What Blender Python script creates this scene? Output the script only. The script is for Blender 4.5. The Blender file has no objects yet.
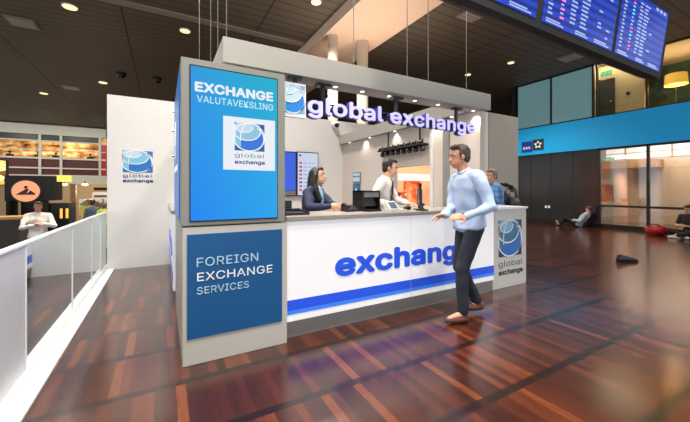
import bpy, bmesh, math, random
from mathutils import Vector, Matrix, Euler, noise
random.seed(7)
SC = bpy.context.scene
COL = SC.collection
PI = math.pi
FONT = None
try:                                     # the sans face that ships with Blender
    import os
    FONT = bpy.data.fonts.load(os.path.join(bpy.utils.system_resource('DATAFILES'), 'fonts', 'Inter.woff2'))
except Exception:
    pass
W = {}                                   # world position of every object's origin


def lin(c):
    o = []
    for v in c[:3]:
        v = v / 255.0
        o.append(v / 12.92 if v <= 0.04045 else ((v + 0.055) / 1.055) ** 2.4)
    return (o[0], o[1], o[2], 1.0)


# ------------------------------------------------------------------ materials
class NT:
    def __init__(self, m):
        m.use_nodes = True
        self.t = m.node_tree
        self.n = self.t.nodes
        self.l = self.t.links
        self.bsdf = self.n.get('Principled BSDF')
        self.out = self.n.get('Material Output')

    def new(self, kind, **kw):
        x = self.n.new(kind)
        for k, v in kw.items():
            setattr(x, k, v)
        return x

    def link(self, a, b):
        self.l.new(a, b)

    def math(self, op, a, b=None, c=None):
        x = self.n.new('ShaderNodeMath')
        x.operation = op
        for i, v in enumerate((a, b, c)):
            if v is None:
                continue
            if isinstance(v, (int, float)):
                x.inputs[i].default_value = v
            else:
                self.l.new(v, x.inputs[i])
        return x.outputs[0]

    def mix(self, fac, a, b, mode='MIX'):
        x = self.n.new('ShaderNodeMix')
        x.data_type = 'RGBA'
        x.blend_type = mode
        for s, v in ((x.inputs[0], fac), (x.inputs[6], a), (x.inputs[7], b)):
            if isinstance(v, (int, float)):
                s.default_value = v
            elif isinstance(v, tuple):
                s.default_value = v
            else:
                self.l.new(v, s)
        return x.outputs[2]


def mat(name, col, rough=0.5, metal=0.0, spec=0.5, emit=0.0, ecol=None, var=0.05, scale=6.0, bump=0.0, coat=0.0):
    """A plain surface with a slight procedural mottling."""
    m = bpy.data.materials.new(name)
    t = NT(m)
    b = t.bsdf
    c = lin(col)
    tc = t.new('ShaderNodeTexCoord')
    nz = t.new('ShaderNodeTexNoise')
    nz.inputs['Scale'].default_value = scale
    nz.inputs['Detail'].default_value = 3
    t.link(tc.outputs['Object'], nz.inputs['Vector'])
    lo = tuple(v * (1 - var) for v in c[:3]) + (1,)
    hi = tuple(min(1, v * (1 + var)) for v in c[:3]) + (1,)
    t.link(t.mix(nz.outputs[0], lo, hi), b.inputs['Base Color'])
    b.inputs['Roughness'].default_value = rough
    b.inputs['Metallic'].default_value = metal
    b.inputs['Specular IOR Level'].default_value = spec
    b.inputs['Coat Weight'].default_value = coat
    if emit:
        b.inputs['Emission Color'].default_value = lin(ecol or col)
        b.inputs['Emission Strength'].default_value = emit
    if bump:
        bp = t.new('ShaderNodeBump')
        bp.inputs['Strength'].default_value = bump
        bp.inputs['Distance'].default_value = 0.01
        t.link(nz.outputs[0], bp.inputs['Height'])
        t.link(bp.outputs[0], b.inputs['Normal'])
    return m


def glow(name, col, strength=0.95):
    """a lit screen or sign colour: dark when switched off"""
    return mat(name, (14, 14, 16), 0.3, emit=strength, ecol=col, var=0.0)


def mat_floor():
    m = bpy.data.materials.new('parquet')
    t = NT(m)
    tc = t.new('ShaderNodeTexCoord')
    sp = t.new('ShaderNodeSeparateXYZ')
    t.link(tc.outputs['Object'], sp.inputs[0])
    x, y = sp.outputs[0], sp.outputs[1]
    q = t.math('DIVIDE', t.math('SUBTRACT', y, 0.825 - 0.03), 0.575)
    row = t.math('FLOOR', q)
    fr = t.math('FRACT', q)
    px = t.math('ADD', t.math('DIVIDE', x, 0.06), t.math('MULTIPLY', row, 0.37))
    pid = t.math('FLOOR', px)
    pf = t.math('FRACT', px)
    cv = t.new('ShaderNodeCombineXYZ')
    t.link(pid, cv.inputs[0])
    t.link(row, cv.inputs[1])
    wn = t.new('ShaderNodeTexWhiteNoise')
    wn.noise_dimensions = '2D'
    t.link(cv.outputs[0], wn.inputs['Vector'])
    rp = t.new('ShaderNodeValToRGB')
    e = rp.color_ramp.elements
    e[0].position = 0.0
    e[0].color = lin((48, 19, 10))
    e[1].position = 1.0
    e[1].color = lin((104, 52, 24))
    for p, c in ((0.3, (58, 24, 13)), (0.7, (69, 29, 15)), (0.88, (85, 38, 18))):
        k = e.new(p)
        k.color = lin(c)
    t.link(wn.outputs[0], rp.inputs[0])
    gv = t.new('ShaderNodeCombineXYZ')
    t.link(t.math('MULTIPLY', x, 70.0), gv.inputs[0])
    t.link(t.math('MULTIPLY', y, 5.0), gv.inputs[1])
    t.link(t.math('MULTIPLY', pid, 0.73), gv.inputs[2])
    gn = t.new('ShaderNodeTexNoise')
    gn.inputs['Scale'].default_value = 1.0
    gn.inputs['Detail'].default_value = 4
    t.link(gv.outputs[0], gn.inputs['Vector'])
    g = t.math('ADD', t.math('MULTIPLY', gn.outputs[0], 0.9), 0.55)
    c0 = t.mix(1.0, rp.outputs[0], t_rgb(t, g), 'MULTIPLY')
    joint = t.math('LESS_THAN', pf, 0.035)
    c1 = t.mix(t.math('MULTIPLY', joint, 0.5), c0, lin((30, 13, 8)))
    band = t.math('LESS_THAN', fr, 0.105)
    c2 = t.mix(t.math('MULTIPLY', band, 0.88), c1, lin((26, 11, 8)))
    t.link(c2, t.bsdf.inputs['Base Color'])
    r = t.math('ADD', t.math('MULTIPLY', gn.outputs[0], 0.10), 0.17)
    t.link(r, t.bsdf.inputs['Roughness'])
    t.bsdf.inputs['Specular IOR Level'].default_value = 0.3
    t.bsdf.inputs['Coat Weight'].default_value = 0.6
    t.bsdf.inputs['Coat Roughness'].default_value = 0.18
    t.bsdf.inputs['Coat IOR'].default_value = 1.7
    bp = t.new('ShaderNodeBump')
    bp.inputs['Strength'].default_value = 0.15
    bp.inputs['Distance'].default_value = 0.002
    t.link(t.math('SUBTRACT', 1.0, joint), bp.inputs['Height'])
    t.link(bp.outputs[0], t.bsdf.inputs['Normal'])
    return m


def t_rgb(t, v):
    c = t.new('ShaderNodeCombineColor')
    for i in range(3):
        t.link(v, c.inputs[i])
    return c.outputs[0]


def mat_ceiling():
    m = bpy.data.materials.new('ceiling_slats')
    t = NT(m)
    tc = t.new('ShaderNodeTexCoord')
    sp = t.new('ShaderNodeSeparateXYZ')
    t.link(tc.outputs['Object'], sp.inputs[0])
    fy = t.math('FRACT', t.math('DIVIDE', sp.outputs[1], 0.30))
    gap = t.math('LESS_THAN', fy, 0.16)
    fx = t.math('FRACT', t.math('DIVIDE', t.math('ADD', sp.outputs[0], 0.64), 3.2))
    seam = t.math('LESS_THAN', fx, 0.012)
    nz = t.new('ShaderNodeTexNoise')
    nz.inputs['Scale'].default_value = 0.6
    t.link(tc.outputs['Object'], nz.inputs['Vector'])
    base = t.mix(nz.outputs[0], lin((94, 87, 76)), lin((110, 101, 88)))
    c = t.mix(t.math('MULTIPLY', gap, 0.5), base, lin((26, 23, 20)))
    c = t.mix(t.math('MULTIPLY', seam, 0.8), c, lin((26, 23, 20)))
    t.link(c, t.bsdf.inputs['Base Color'])
    t.bsdf.inputs['Roughness'].default_value = 0.55
    t.bsdf.inputs['Specular IOR Level'].default_value = 0.25
    return m


def mat_screen(name, c_tl, c_tr, c_bl, c_br, box, strength):
    """Screen picture: colours blended between its four corners (x0,x1,z0,z1 in object space)."""
    m = bpy.data.materials.new(name)
    t = NT(m)
    tc = t.new('ShaderNodeTexCoord')
    sp = t.new('ShaderNodeSeparateXYZ')
    t.link(tc.outputs['Generated'], sp.inputs[0])
    u, v = sp.outputs[0], sp.outputs[2]
    top = t.mix(u, lin(c_tl), lin(c_tr))
    bot = t.mix(u, lin(c_bl), lin(c_br))
    c = t.mix(v, bot, top)
    t.bsdf.inputs['Base Color'].default_value = (0.01, 0.01, 0.012, 1)
    t.link(c, t.bsdf.inputs['Emission Color'])
    t.bsdf.inputs['Emission Strength'].default_value = strength
    t.bsdf.inputs['Specular IOR Level'].default_value = 0.15
    t.bsdf.inputs['Roughness'].default_value = 0.3
    return m


def mat_flight():
    m = bpy.data.materials.new('flight_screen_blue')
    t = NT(m)
    tc = t.new('ShaderNodeTexCoord')
    sp = t.new('ShaderNodeSeparateXYZ')
    t.link(tc.outputs['Generated'], sp.inputs[0])
    f = t.math('FRACT', t.math('MULTIPLY', sp.outputs[2], 9.0))
    c = t.mix(t.math('LESS_THAN', f, 0.5), lin((14, 42, 146)), lin((24, 68, 200)))
    t.bsdf.inputs['Base Color'].default_value = (0.01, 0.01, 0.015, 1)
    t.link(c, t.bsdf.inputs['Emission Color'])
    t.bsdf.inputs['Emission Strength'].default_value = 1.0
    t.bsdf.inputs['Roughness'].default_value = 0.3
    t.bsdf.inputs['Specular IOR Level'].default_value = 0.2
    return m


def mat_glass(name, tint, refl, rough=0.02):
    m = bpy.data.materials.new(name)
    t = NT(m)
    tr = t.new('ShaderNodeBsdfTransparent')
    tr.inputs[0].default_value = lin(tint)
    gl = t.new('ShaderNodeBsdfGlossy')
    gl.inputs['Roughness'].default_value = rough
    gl.inputs['Color'].default_value = (0.93, 0.97, 1, 1)
    lw = t.new('ShaderNodeLayerWeight')
    lw.inputs['Blend'].default_value = 0.5
    fac = t.math('ADD', refl, t.math('MULTIPLY', t.math('POWER', lw.outputs['Facing'], 3.0), 0.9 - refl))
    mx = t.new('ShaderNodeMixShader')
    t.link(fac, mx.inputs[0])
    t.link(tr.outputs[0], mx.inputs[1])
    t.link(gl.outputs[0], mx.inputs[2])
    t.link(mx.outputs[0], t.out.inputs['Surface'])
    return m


def mat_plaid():
    m = bpy.data.materials.new('plaid_cloth')
    t = NT(m)
    tc = t.new('ShaderNodeTexCoord')
    sp = t.new('ShaderNodeSeparateXYZ')
    t.link(tc.outputs['Object'], sp.inputs[0])
    a = t.math('LESS_THAN', t.math('FRACT', t.math('MULTIPLY', sp.outputs[2], 11)), 0.3)
    b = t.math('LESS_THAN', t.math('FRACT', t.math('MULTIPLY', t.math('ADD', sp.outputs[0], sp.outputs[1]), 11)), 0.3)
    s = t.math('MULTIPLY', t.math('ADD', a, b), 0.4)
    t.link(t.mix(s, lin((98, 148, 205)), lin((40, 76, 130))), t.bsdf.inputs['Base Color'])
    t.bsdf.inputs['Roughness'].default_value = 0.85
    return m


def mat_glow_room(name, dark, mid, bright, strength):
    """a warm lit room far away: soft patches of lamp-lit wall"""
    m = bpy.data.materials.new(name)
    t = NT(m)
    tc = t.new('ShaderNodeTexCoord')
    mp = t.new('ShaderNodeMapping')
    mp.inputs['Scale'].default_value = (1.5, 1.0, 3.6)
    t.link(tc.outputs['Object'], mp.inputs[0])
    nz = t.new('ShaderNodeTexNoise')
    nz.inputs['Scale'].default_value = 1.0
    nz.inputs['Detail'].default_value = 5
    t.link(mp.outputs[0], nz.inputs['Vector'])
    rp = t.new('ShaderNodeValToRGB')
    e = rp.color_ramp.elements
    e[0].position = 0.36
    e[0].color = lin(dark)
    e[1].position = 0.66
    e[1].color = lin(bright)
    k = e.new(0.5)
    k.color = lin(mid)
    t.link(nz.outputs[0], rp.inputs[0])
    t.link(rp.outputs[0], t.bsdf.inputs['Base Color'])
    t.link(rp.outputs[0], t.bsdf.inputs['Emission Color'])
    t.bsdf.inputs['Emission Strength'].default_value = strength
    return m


def mat_mottle(name, cols, scale, emit=0.0, rough=0.6):
    m = bpy.data.materials.new(name)
    t = NT(m)
    tc = t.new('ShaderNodeTexCoord')
    vo = t.new('ShaderNodeTexVoronoi')
    vo.inputs['Scale'].default_value = scale
    t.link(tc.outputs['Object'], vo.inputs['Vector'])
    sp = t.new('ShaderNodeSeparateColor')
    t.link(vo.outputs['Color'], sp.inputs[0])
    rp = t.new('ShaderNodeValToRGB')
    rp.color_ramp.interpolation = 'CONSTANT'
    e = rp.color_ramp.elements
    e[0].color = lin(cols[0])
    e[1].position = 1.0 / len(cols)
    e[1].color = lin(cols[1])
    for i in range(2, len(cols)):
        k = e.new(i / len(cols))
        k.color = lin(cols[i])
    t.link(sp.outputs[0], rp.inputs[0])
    t.link(rp.outputs[0], t.bsdf.inputs['Base Color'])
    t.bsdf.inputs['Roughness'].default_value = rough
    if emit:
        t.link(rp.outputs[0], t.bsdf.inputs['Emission Color'])
        t.bsdf.inputs['Emission Strength'].default_value = emit
    return m


M = {}
M['floor'] = mat_floor()
M['ceiling'] = mat_ceiling()
M['white_wall'] = mat('white_wall', (222, 220, 218), 0.55, var=0.02)
M['booth_wall'] = mat('booth_wall', (206, 196, 186), 0.6, var=0.02)
M['beam'] = mat('beam_paint', (160, 157, 150), 0.5, var=0.02)
M['pillar_case'] = mat('pillar_case', (136, 136, 129), 0.4, var=0.02)
M['pillar'] = mat('pillar_laminate', (190, 188, 180), 0.4, var=0.02)
M['pedestal'] = mat('pedestal_laminate', (205, 202, 196), 0.4, var=0.02)
M['counter_lit'] = mat('backlit_panel', (226, 226, 226), 0.35, emit=0.30, ecol=(236, 236, 244), var=0.01)
M['worktop'] = mat('worktop_stone', (150, 143, 136), 0.35, var=0.12, scale=30)
M['kick'] = mat('kick_steel', (150, 146, 142), 0.4, metal=0.3)
M['blue_panel'] = mat('blue_print', (0, 82, 138), 0.5, var=0.03)
M['blue_letter'] = mat('blue_letter', (34, 86, 228), 0.35, emit=0.12, var=0.03)
M['blue_bright'] = mat('blue_stripe_light', (60, 130, 250), 0.35, emit=0.15, var=0.03)
M['print_white'] = mat('print_white', (240, 243, 246), 0.4, var=0.01)
M['print_pale'] = mat('print_pale', (178, 212, 232), 0.4, var=0.02)
M['glow_white'] = glow('screen_white', (236, 240, 246), 0.95)
M['glow_pale'] = glow('screen_pale_text', (196, 232, 246), 0.95)
M['lo_dark'] = mat('logo_navy', (24, 58, 128), 0.4, var=0.03)
M['lo_mid'] = mat('logo_blue', (38, 110, 196), 0.4, var=0.03)
M['lo_light'] = mat('logo_light', (134, 184, 216), 0.4, var=0.03)
M['lo_pale'] = mat('logo_pale', (190, 212, 226), 0.4, var=0.03)
M['lo_line'] = mat('logo_line', (236, 240, 244), 0.4, var=0.01)
M['slate'] = mat('slate_print', (74, 92, 116), 0.4, var=0.02)
M['lo_teal_dark'] = mat('logo_teal_dark', (16, 54, 92), 0.4, var=0.03)
M['lo_teal'] = mat('logo_teal', (56, 112, 150), 0.4, var=0.03)
M['letter_face'] = mat('lit_letter_face', (150, 146, 215), 0.3, emit=0.95, ecol=(194, 188, 255), var=0.0)
M['letter_side'] = mat('lit_letter_side', (34, 30, 104), 0.4, var=0.02)
M['black'] = mat('black_plastic', (20, 20, 22), 0.35, var=0.05)
M['black_matt'] = mat('black_matt', (14, 13, 15), 0.7, var=0.05)
M['dark_metal'] = mat('dark_metal', (38, 38, 42), 0.4, metal=0.5)
M['steel'] = mat('steel_cable', (150, 148, 145), 0.35, metal=0.8)
M['chrome'] = mat('chrome', (200, 200, 200), 0.2, metal=1.0)
M['bulkhead'] = mat('bulkhead_paint', (226, 196, 172), 0.6, var=0.02)
M['column'] = mat('column_paint', (214, 208, 194), 0.5, var=0.02)
M['lamp'] = mat('lamp_glow', (255, 236, 196), 0.4, emit=1.5, ecol=(255, 222, 165), var=0.0)
M['lamp_white'] = mat('lamp_glow_white', (255, 246, 232), 0.4, emit=2.5, ecol=(255, 236, 214), var=0.0)
M['lamp_ring'] = mat('lamp_ring', (175, 170, 160), 0.4, var=0.02)
M['vent'] = mat('vent_grey', (140, 130, 118), 0.5, var=0.03)
M['dome'] = mat('dark_dome', (28, 32, 44), 0.2, var=0.03)
M['glass_rail'] = mat_glass('balustrade_glass', (190, 200, 200), 0.66, 0.03)
M['glass_clear'] = mat_glass('clear_glass', (225, 235, 235), 0.07, 0.02)
M['glass_frost'] = mat_glass('lounge_glass', (226, 220, 212), 0.10, 0.04)
M['glass_frosted'] = mat('frosted_glass', (196, 198, 206), 0.25, var=0.02)
M['glass_green'] = mat('greenish_glass', (150, 182, 170), 0.15, var=0.03)
M['rail_white'] = mat('rail_white', (220, 222, 224), 0.35, var=0.02)
M['blue_fascia'] = mat('blue_fascia', (0, 150, 208), 0.4, emit=0.30, ecol=(0, 150, 215), var=0.02)  # slight glow added to the painted band, which holds no lamp
M['dark_gloss'] = mat('dark_gloss_panel', (24, 22, 26), 0.22, var=0.08, scale=1.5)
M['frame'] = mat('window_frame', (22, 24, 26), 0.4, var=0.05)
M['teal_glass'] = mat('teal_glass', (112, 150, 154), 0.15, var=0.05, scale=0.7, emit=0.4, ecol=(112, 152, 156))  # added glow stands in for daylight coming through the glass
M['beige'] = mat('beige_wall', (196, 164, 122), 0.6, var=0.04)
M['beige_pale'] = mat('pale_beige', (206, 186, 164), 0.6, var=0.04)
M['wood'] = mat('wood_box', (176, 136, 96), 0.5, var=0.1)
M['daylight'] = mat('daylit_window', (235, 240, 245), 0.4, emit=1.0, ecol=(235, 240, 248), var=0.0)
M['door'] = mat('dark_door', (58, 42, 30), 0.4, var=0.1)
M['exit'] = mat('exit_green', (60, 150, 90), 0.4, emit=0.8, ecol=(70, 170, 100), var=0.0)
M['mosaic'] = mat_mottle('green_mosaic', [(28, 72, 60), (44, 96, 74), (70, 108, 70), (24, 60, 58)], 6.0, rough=0.4)
M['shade'] = mat('lamp_shade', (238, 170, 66), 0.6, emit=1.1, ecol=(250, 176, 62), var=0.03)
M['fascia_far'] = mat('far_fascia', (206, 204, 190), 0.6, emit=0.0, var=0.03)
M['far_dark'] = mat('far_dark_panel', (40, 36, 34), 0.4, var=0.1)
M['far_red'] = mat('far_red_panel', (86, 30, 24), 0.4, var=0.12)
M['red'] = mat('red_panel', (176, 18, 34), 0.4, var=0.05)
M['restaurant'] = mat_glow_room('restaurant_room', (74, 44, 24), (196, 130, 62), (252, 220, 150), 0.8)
M['food'] = mat_mottle('menu_picture', [(250, 226, 150), (228, 180, 70), (120, 80, 30), (250, 240, 214), (60, 40, 20)], 9.0, emit=0.8)
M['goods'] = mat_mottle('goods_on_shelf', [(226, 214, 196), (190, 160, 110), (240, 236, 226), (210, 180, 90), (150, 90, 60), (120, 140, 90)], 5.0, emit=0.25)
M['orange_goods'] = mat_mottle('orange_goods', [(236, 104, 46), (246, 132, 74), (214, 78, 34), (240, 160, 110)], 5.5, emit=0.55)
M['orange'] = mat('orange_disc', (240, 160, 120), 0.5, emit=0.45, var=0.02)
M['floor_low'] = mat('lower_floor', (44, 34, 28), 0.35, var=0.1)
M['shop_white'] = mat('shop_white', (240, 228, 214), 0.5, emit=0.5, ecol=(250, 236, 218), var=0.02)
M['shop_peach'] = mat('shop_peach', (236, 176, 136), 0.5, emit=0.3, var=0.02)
M['red_bag'] = mat('red_nylon', (170, 22, 30), 0.6, var=0.1, bump=0.4)
M['grey_panel'] = mat('grey_panel', (150, 143, 132), 0.5, var=0.03)
M['grey_column'] = mat('grey_strip', (140, 138, 132), 0.45, var=0.03)
# clothes, skin, hair
M['skin'] = mat('skin', (206, 158, 132), 0.5, var=0.05)
M['skin_tan'] = mat('skin_tan', (196, 140, 112), 0.5, var=0.05)
M['lips'] = mat('lips', (160, 78, 72), 0.4, var=0.02)
M['eye_white'] = mat('eye_white', (225, 220, 215), 0.3, var=0.0)
M['iris'] = mat('iris', (40, 26, 18), 0.2, var=0.0)
M['hair_black'] = mat('hair_black', (20, 16, 16), 0.6, var=0.2, scale=40, bump=0.5)
M['hair_brown'] = mat('hair_brown', (62, 52, 46), 0.5, var=0.2, scale=40, bump=0.5)
M['hair_grey'] = mat('hair_grey', (112, 100, 92), 0.6, var=0.2, scale=40, bump=0.5)
M['navy'] = mat('navy_cloth', (26, 36, 66), 0.8, var=0.1, scale=20)
M['scarf'] = mat('scarf_blue', (150, 188, 212), 0.7, var=0.08, scale=20)
M['white_shirt'] = mat('white_shirt', (224, 220, 216), 0.8, var=0.03, scale=12)
M['blue_shirt'] = mat('pale_blue_shirt', (176, 196, 226), 0.8, var=0.05, scale=12)
M['trouser_dark'] = mat('dark_trousers', (34, 38, 52), 0.85, var=0.1, scale=15)
M['charcoal'] = mat('charcoal_cloth', (40, 40, 44), 0.85, var=0.1, scale=15)
M['tie'] = mat('tie', (48, 42, 52), 0.6, var=0.1)
M['plaid'] = mat_plaid()
M['brown_leather'] = mat('brown_leather', (98, 62, 44), 0.4, var=0.1)
M['black_leather'] = mat('black_leather', (18, 17, 18), 0.35, var=0.1)
M['pack'] = mat_mottle('backpack_cloth', [(56, 54, 54), (150, 142, 130), (84, 80, 76), (44, 42, 44)], 14.0, rough=0.8)
M['lime'] = mat('lime_top', (176, 206, 40), 0.8, var=0.05)
M['steel_blue'] = mat('steel_blue_top', (92, 116, 140), 0.8, var=0.08)
M['pale_top'] = mat('pale_top', (160, 172, 186), 0.8, var=0.08)
M['shadow_cloth'] = mat('dark_cloth', (24, 20, 20), 0.8, var=0.08)
M['paper'] = mat('paper', (228, 226, 222), 0.7, var=0.02)
M['dim_grey'] = mat('terminal_grey', (120, 116, 112), 0.45, var=0.05)
M['terminal_plate'] = mat('terminal_plate', (96, 92, 88), 0.4, var=0.05)
M['pink'] = mat('status_pink', (240, 110, 170), 0.4, emit=0.8, var=0)
M['cyan'] = mat('status_cyan', (90, 220, 240), 0.4, emit=0.8, var=0)
M['tv_blue'] = glow('tv_blue', (48, 96, 226))
M['tv_pale'] = glow('tv_pale', (204, 214, 238))
M['flag_red'] = glow('flag_red', (200, 50, 60))
M['flag_blue'] = glow('flag_blue', (60, 80, 170))
M['rate_grey'] = glow('rate_grey', (130, 140, 170))
M['card_blue'] = mat('card_blue', (30, 96, 150), 0.4, var=0.03)
M['sas_blue'] = mat('sas_blue', (14, 50, 150), 0.4, var=0.02)
M['night'] = mat('night_square', (38, 44, 52), 0.4, var=0.02)
M['yellow_sign'] = mat('yellow_sign', (230, 214, 90), 0.4, emit=0.7, var=0)
M['flight'] = mat_flight()
M['screen_front'] = mat_screen('advert_front', (24, 150, 220), (0, 174, 200), (0, 132, 238), (30, 160, 236), None, 1.0)
M['screen_side'] = mat_screen('advert_side', (60, 130, 205), (60, 130, 205), (40, 110, 200), (40, 110, 200), None, 0.7)
M['trim_light'] = mat('ceiling_trim', (150, 138, 124), 0.6, var=0.03)


# ------------------------------------------------------------------ mesh building
class MB:
    def __init__(self):
        self.v, self.f, self.m = [], [], []

    def add(self, vs, fs, m=0):
        b = len(self.v)
        self.v += [tuple(p) for p in vs]
        self.f += [tuple(i + b for i in q) for q in fs]
        self.m += [m] * len(fs)
        return self

    def box(self, x0, x1, y0, y1, z0, z1, m=0):
        vs = [(x0, y0, z0), (x1, y0, z0), (x1, y1, z0), (x0, y1, z0), (x0, y0, z1), (x1, y0, z1), (x1, y1, z1), (x0, y1, z1)]
        return self.add(vs, [(0, 3, 2, 1), (4, 5, 6, 7), (0, 1, 5, 4), (1, 2, 6, 5), (2, 3, 7, 6), (3, 0, 4, 7)], m)

    def obox(self, c, ax, ay, az, m=0):
        """box about c with half-axis vectors"""
        c, ax, ay, az = Vector(c), Vector(ax), Vector(ay), Vector(az)
        vs = [c + sx * ax + sy * ay + sz * az for sz in (-1, 1) for sx, sy in ((-1, -1), (1, -1), (1, 1), (-1, 1))]
        return self.add(vs, [(0, 3, 2, 1), (4, 5, 6, 7), (0, 1, 5, 4), (1, 2, 6, 5), (2, 3, 7, 6), (3, 0, 4, 7)], m)

    def tube(self, pts, rad, n=12, m=0, caps=True):
        pts = [Vector(p) for p in pts]
        if isinstance(rad, (int, float)):
            rad = [rad] * len(pts)
        rings = []
        up = None
        for i, p in enumerate(pts):
            d = (pts[min(i + 1, len(pts) - 1)] - pts[max(i - 1, 0)]).normalized()
            if up is None:
                up = Vector((0, 0, 1)) if abs(d.z) < 0.9 else Vector((1, 0, 0))
            s = d.cross(up).normalized()
            up = s.cross(d).normalized()
            rings.append([p + rad[i] * (math.cos(2 * PI * k / n) * s + math.sin(2 * PI * k / n) * up) for k in range(n)])
        return self.rings(rings, m, caps)

    def rings(self, rings, m=0, caps=True):
        n = len(rings[0])
        vs = [p for r in rings for p in r]
        fs = []
        for i in range(len(rings) - 1):
            for k in range(n):
                a, b = i * n + k, i * n + (k + 1) % n
                fs.append((a, a + n, b + n, b))
        if caps:
            fs.append(tuple(range(n)))
            fs.append(tuple(reversed(range((len(rings) - 1) * n, len(rings) * n))))
        return self.add(vs, fs, m)

    def ell(self, c, r, mx=None, nu=16, nv=10, m=0):
        c = Vector(c)
        mx = mx or Matrix.Identity(3)
        vs, fs = [], []
        vs.append(c + mx @ Vector((0, 0, r[2])))
        for i in range(1, nv):
            th = PI * i / nv
            for k in range(nu):
                ph = 2 * PI * k / nu
                vs.append(c + mx @ Vector((r[0] * math.sin(th) * math.cos(ph), r[1] * math.sin(th) * math.sin(ph), r[2] * math.cos(th))))
        vs.append(c + mx @ Vector((0, 0, -r[2])))
        for k in range(nu):
            fs.append((0, 1 + k, 1 + (k + 1) % nu))
            last = 1 + (nv - 2) * nu
            fs.append((last + k, len(vs) - 1, last + (k + 1) % nu))
        for i in range(nv - 2):
            for k in range(nu):
                a, b = 1 + i * nu + k, 1 + i * nu + (k + 1) % nu
                fs.append((a, a + nu, b + nu, b))
        return self.add(vs, fs, m)

    def cap(self, a, b, ra, rb, n=12, m=0):
        """tapered limb piece with rounded ends"""
        a, b = Vector(a), Vector(b)
        d = (b - a)
        L = d.length or 1e-6
        d = d / L
        pts, rad = [], []
        for k in range(4):
            t = PI / 2 * k / 4
            pts.append(a - d * ra * math.cos(t))
            rad.append(max(ra * math.sin(t), ra * 0.08))
        pts += [a, b]
        rad += [ra, rb]
        for k in range(1, 5):
            t = PI / 2 * k / 4
            pts.append(b + d * rb * math.sin(t))
            rad.append(max(rb * math.cos(t), rb * 0.08))
        return self.tube(pts, rad, n, m)

    def prism(self, pts, P, d0, d1, m=0):
        """polygon pts (u,v) through mapping P(u,v,w), from w=d0 to w=d1"""
        n = len(pts)
        vs = [P(u, v, d0) for u, v in pts] + [P(u, v, d1) for u, v in pts]
        fs = [tuple(range(n)), tuple(reversed(range(n, 2 * n)))]
        fs += [(k, k + n, (k + 1) % n + n, (k + 1) % n) for k in range(n)]
        return self.add(vs, fs, m)

    def build(self, name, mats, parent=None, bevel=0.0, smooth=False):
        if not isinstance(mats, (list, tuple)):
            mats = [mats]
        return link_mesh(name, self.v, self.f, self.m, mats, parent, bevel, smooth)


def link_mesh(name, v, f, mi, mats, parent=None, bevel=0.0, smooth=False):
    me = bpy.data.meshes.new(name)
    xs, ys, zs = zip(*v)
    c = Vector(((min(xs) + max(xs)) / 2, (min(ys) + max(ys)) / 2, min(zs)))
    me.from_pydata([(p[0] - c.x, p[1] - c.y, p[2] - c.z) for p in v], [], f)
    for m in mats:
        me.materials.append(m)
    if mi:
        me.polygons.foreach_set('material_index', mi)
    bm = bmesh.new()
    bm.from_mesh(me)
    bmesh.ops.recalc_face_normals(bm, faces=bm.faces)
    if bevel:
        bmesh.ops.bevel(bm, geom=list(bm.edges), offset=bevel, segments=2, affect='EDGES', clamp_overlap=True)
    bm.to_mesh(me)
    bm.free()
    if smooth:
        me.polygons.foreach_set('use_smooth', [True] * len(me.polygons))
    o = bpy.data.objects.new(name, me)
    COL.objects.link(o)
    W[o.name] = c
    if parent:
        o.parent = parent
        o.location = c - W[parent.name]
    else:
        o.location = c
    return o


def tag(o, label, cat, group=None, kind=None):
    o['label'] = label
    o['category'] = cat
    if group:
        o['group'] = group
    if kind:
        o['kind'] = kind
    return o


def thing(name, label, cat, loc, group=None):
    o = bpy.data.objects.new(name, None)
    o.empty_display_size = 0.1
    COL.objects.link(o)
    o.location = loc
    W[o.name] = Vector(loc)
    return tag(o, label, cat, group)


def struct(o):
    o['kind'] = 'structure'
    return o


def front(x, y, z):          # faces -Y
    return lambda u, v, w: Vector((x + u, y - w, z + v))


def left(x, y, z):           # faces -X
    return lambda u, v, w: Vector((x - w, y - u, z + v))


def box(name, x0, x1, y0, y1, z0, z1, m, parent=None, bevel=0.0):
    return MB().box(x0, x1, y0, y1, z0, z1).build(name, m, parent, bevel)


SPREAD = [(math.cos(k * PI / 4), math.sin(k * PI / 4)) for k in range(8)]


def embolden(v, f, bold):
    """thicken glyphs: the outline repeated around itself, each copy a hair deeper"""
    if bold <= 0:
        return v, f, 1
    V, F = list(v), list(f)
    for k, (a, b) in enumerate(SPREAD):
        n = len(V)
        e = 1 - 0.012 * (k + 1)
        V += [(p[0] + a * bold, p[1] + b * bold, p[2] * e) for p in v]
        F += [tuple(i + n for i in q) for q in f]
    return V, F, 9


def text_geo(s, bold=0.0, extrude=0.0, spacing=1.0, res=4):
    c = bpy.data.curves.new('txt', 'FONT')
    c.body = s
    if FONT:
        c.font = FONT
    c.extrude = extrude
    c.space_character = spacing
    c.resolution_u = res
    o = bpy.data.objects.new('txt', c)
    COL.objects.link(o)
    bpy.context.view_layer.update()
    me = bpy.data.meshes.new_from_object(o.evaluated_get(bpy.context.evaluated_depsgraph_get()))
    v = [tuple(p.co) for p in me.vertices]
    f = [tuple(p.vertices) for p in me.polygons]
    nz = [p.normal.z for p in me.polygons]
    bpy.data.objects.remove(o)
    bpy.data.curves.remove(c)
    bpy.data.meshes.remove(me)
    return v, f, nz


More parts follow.
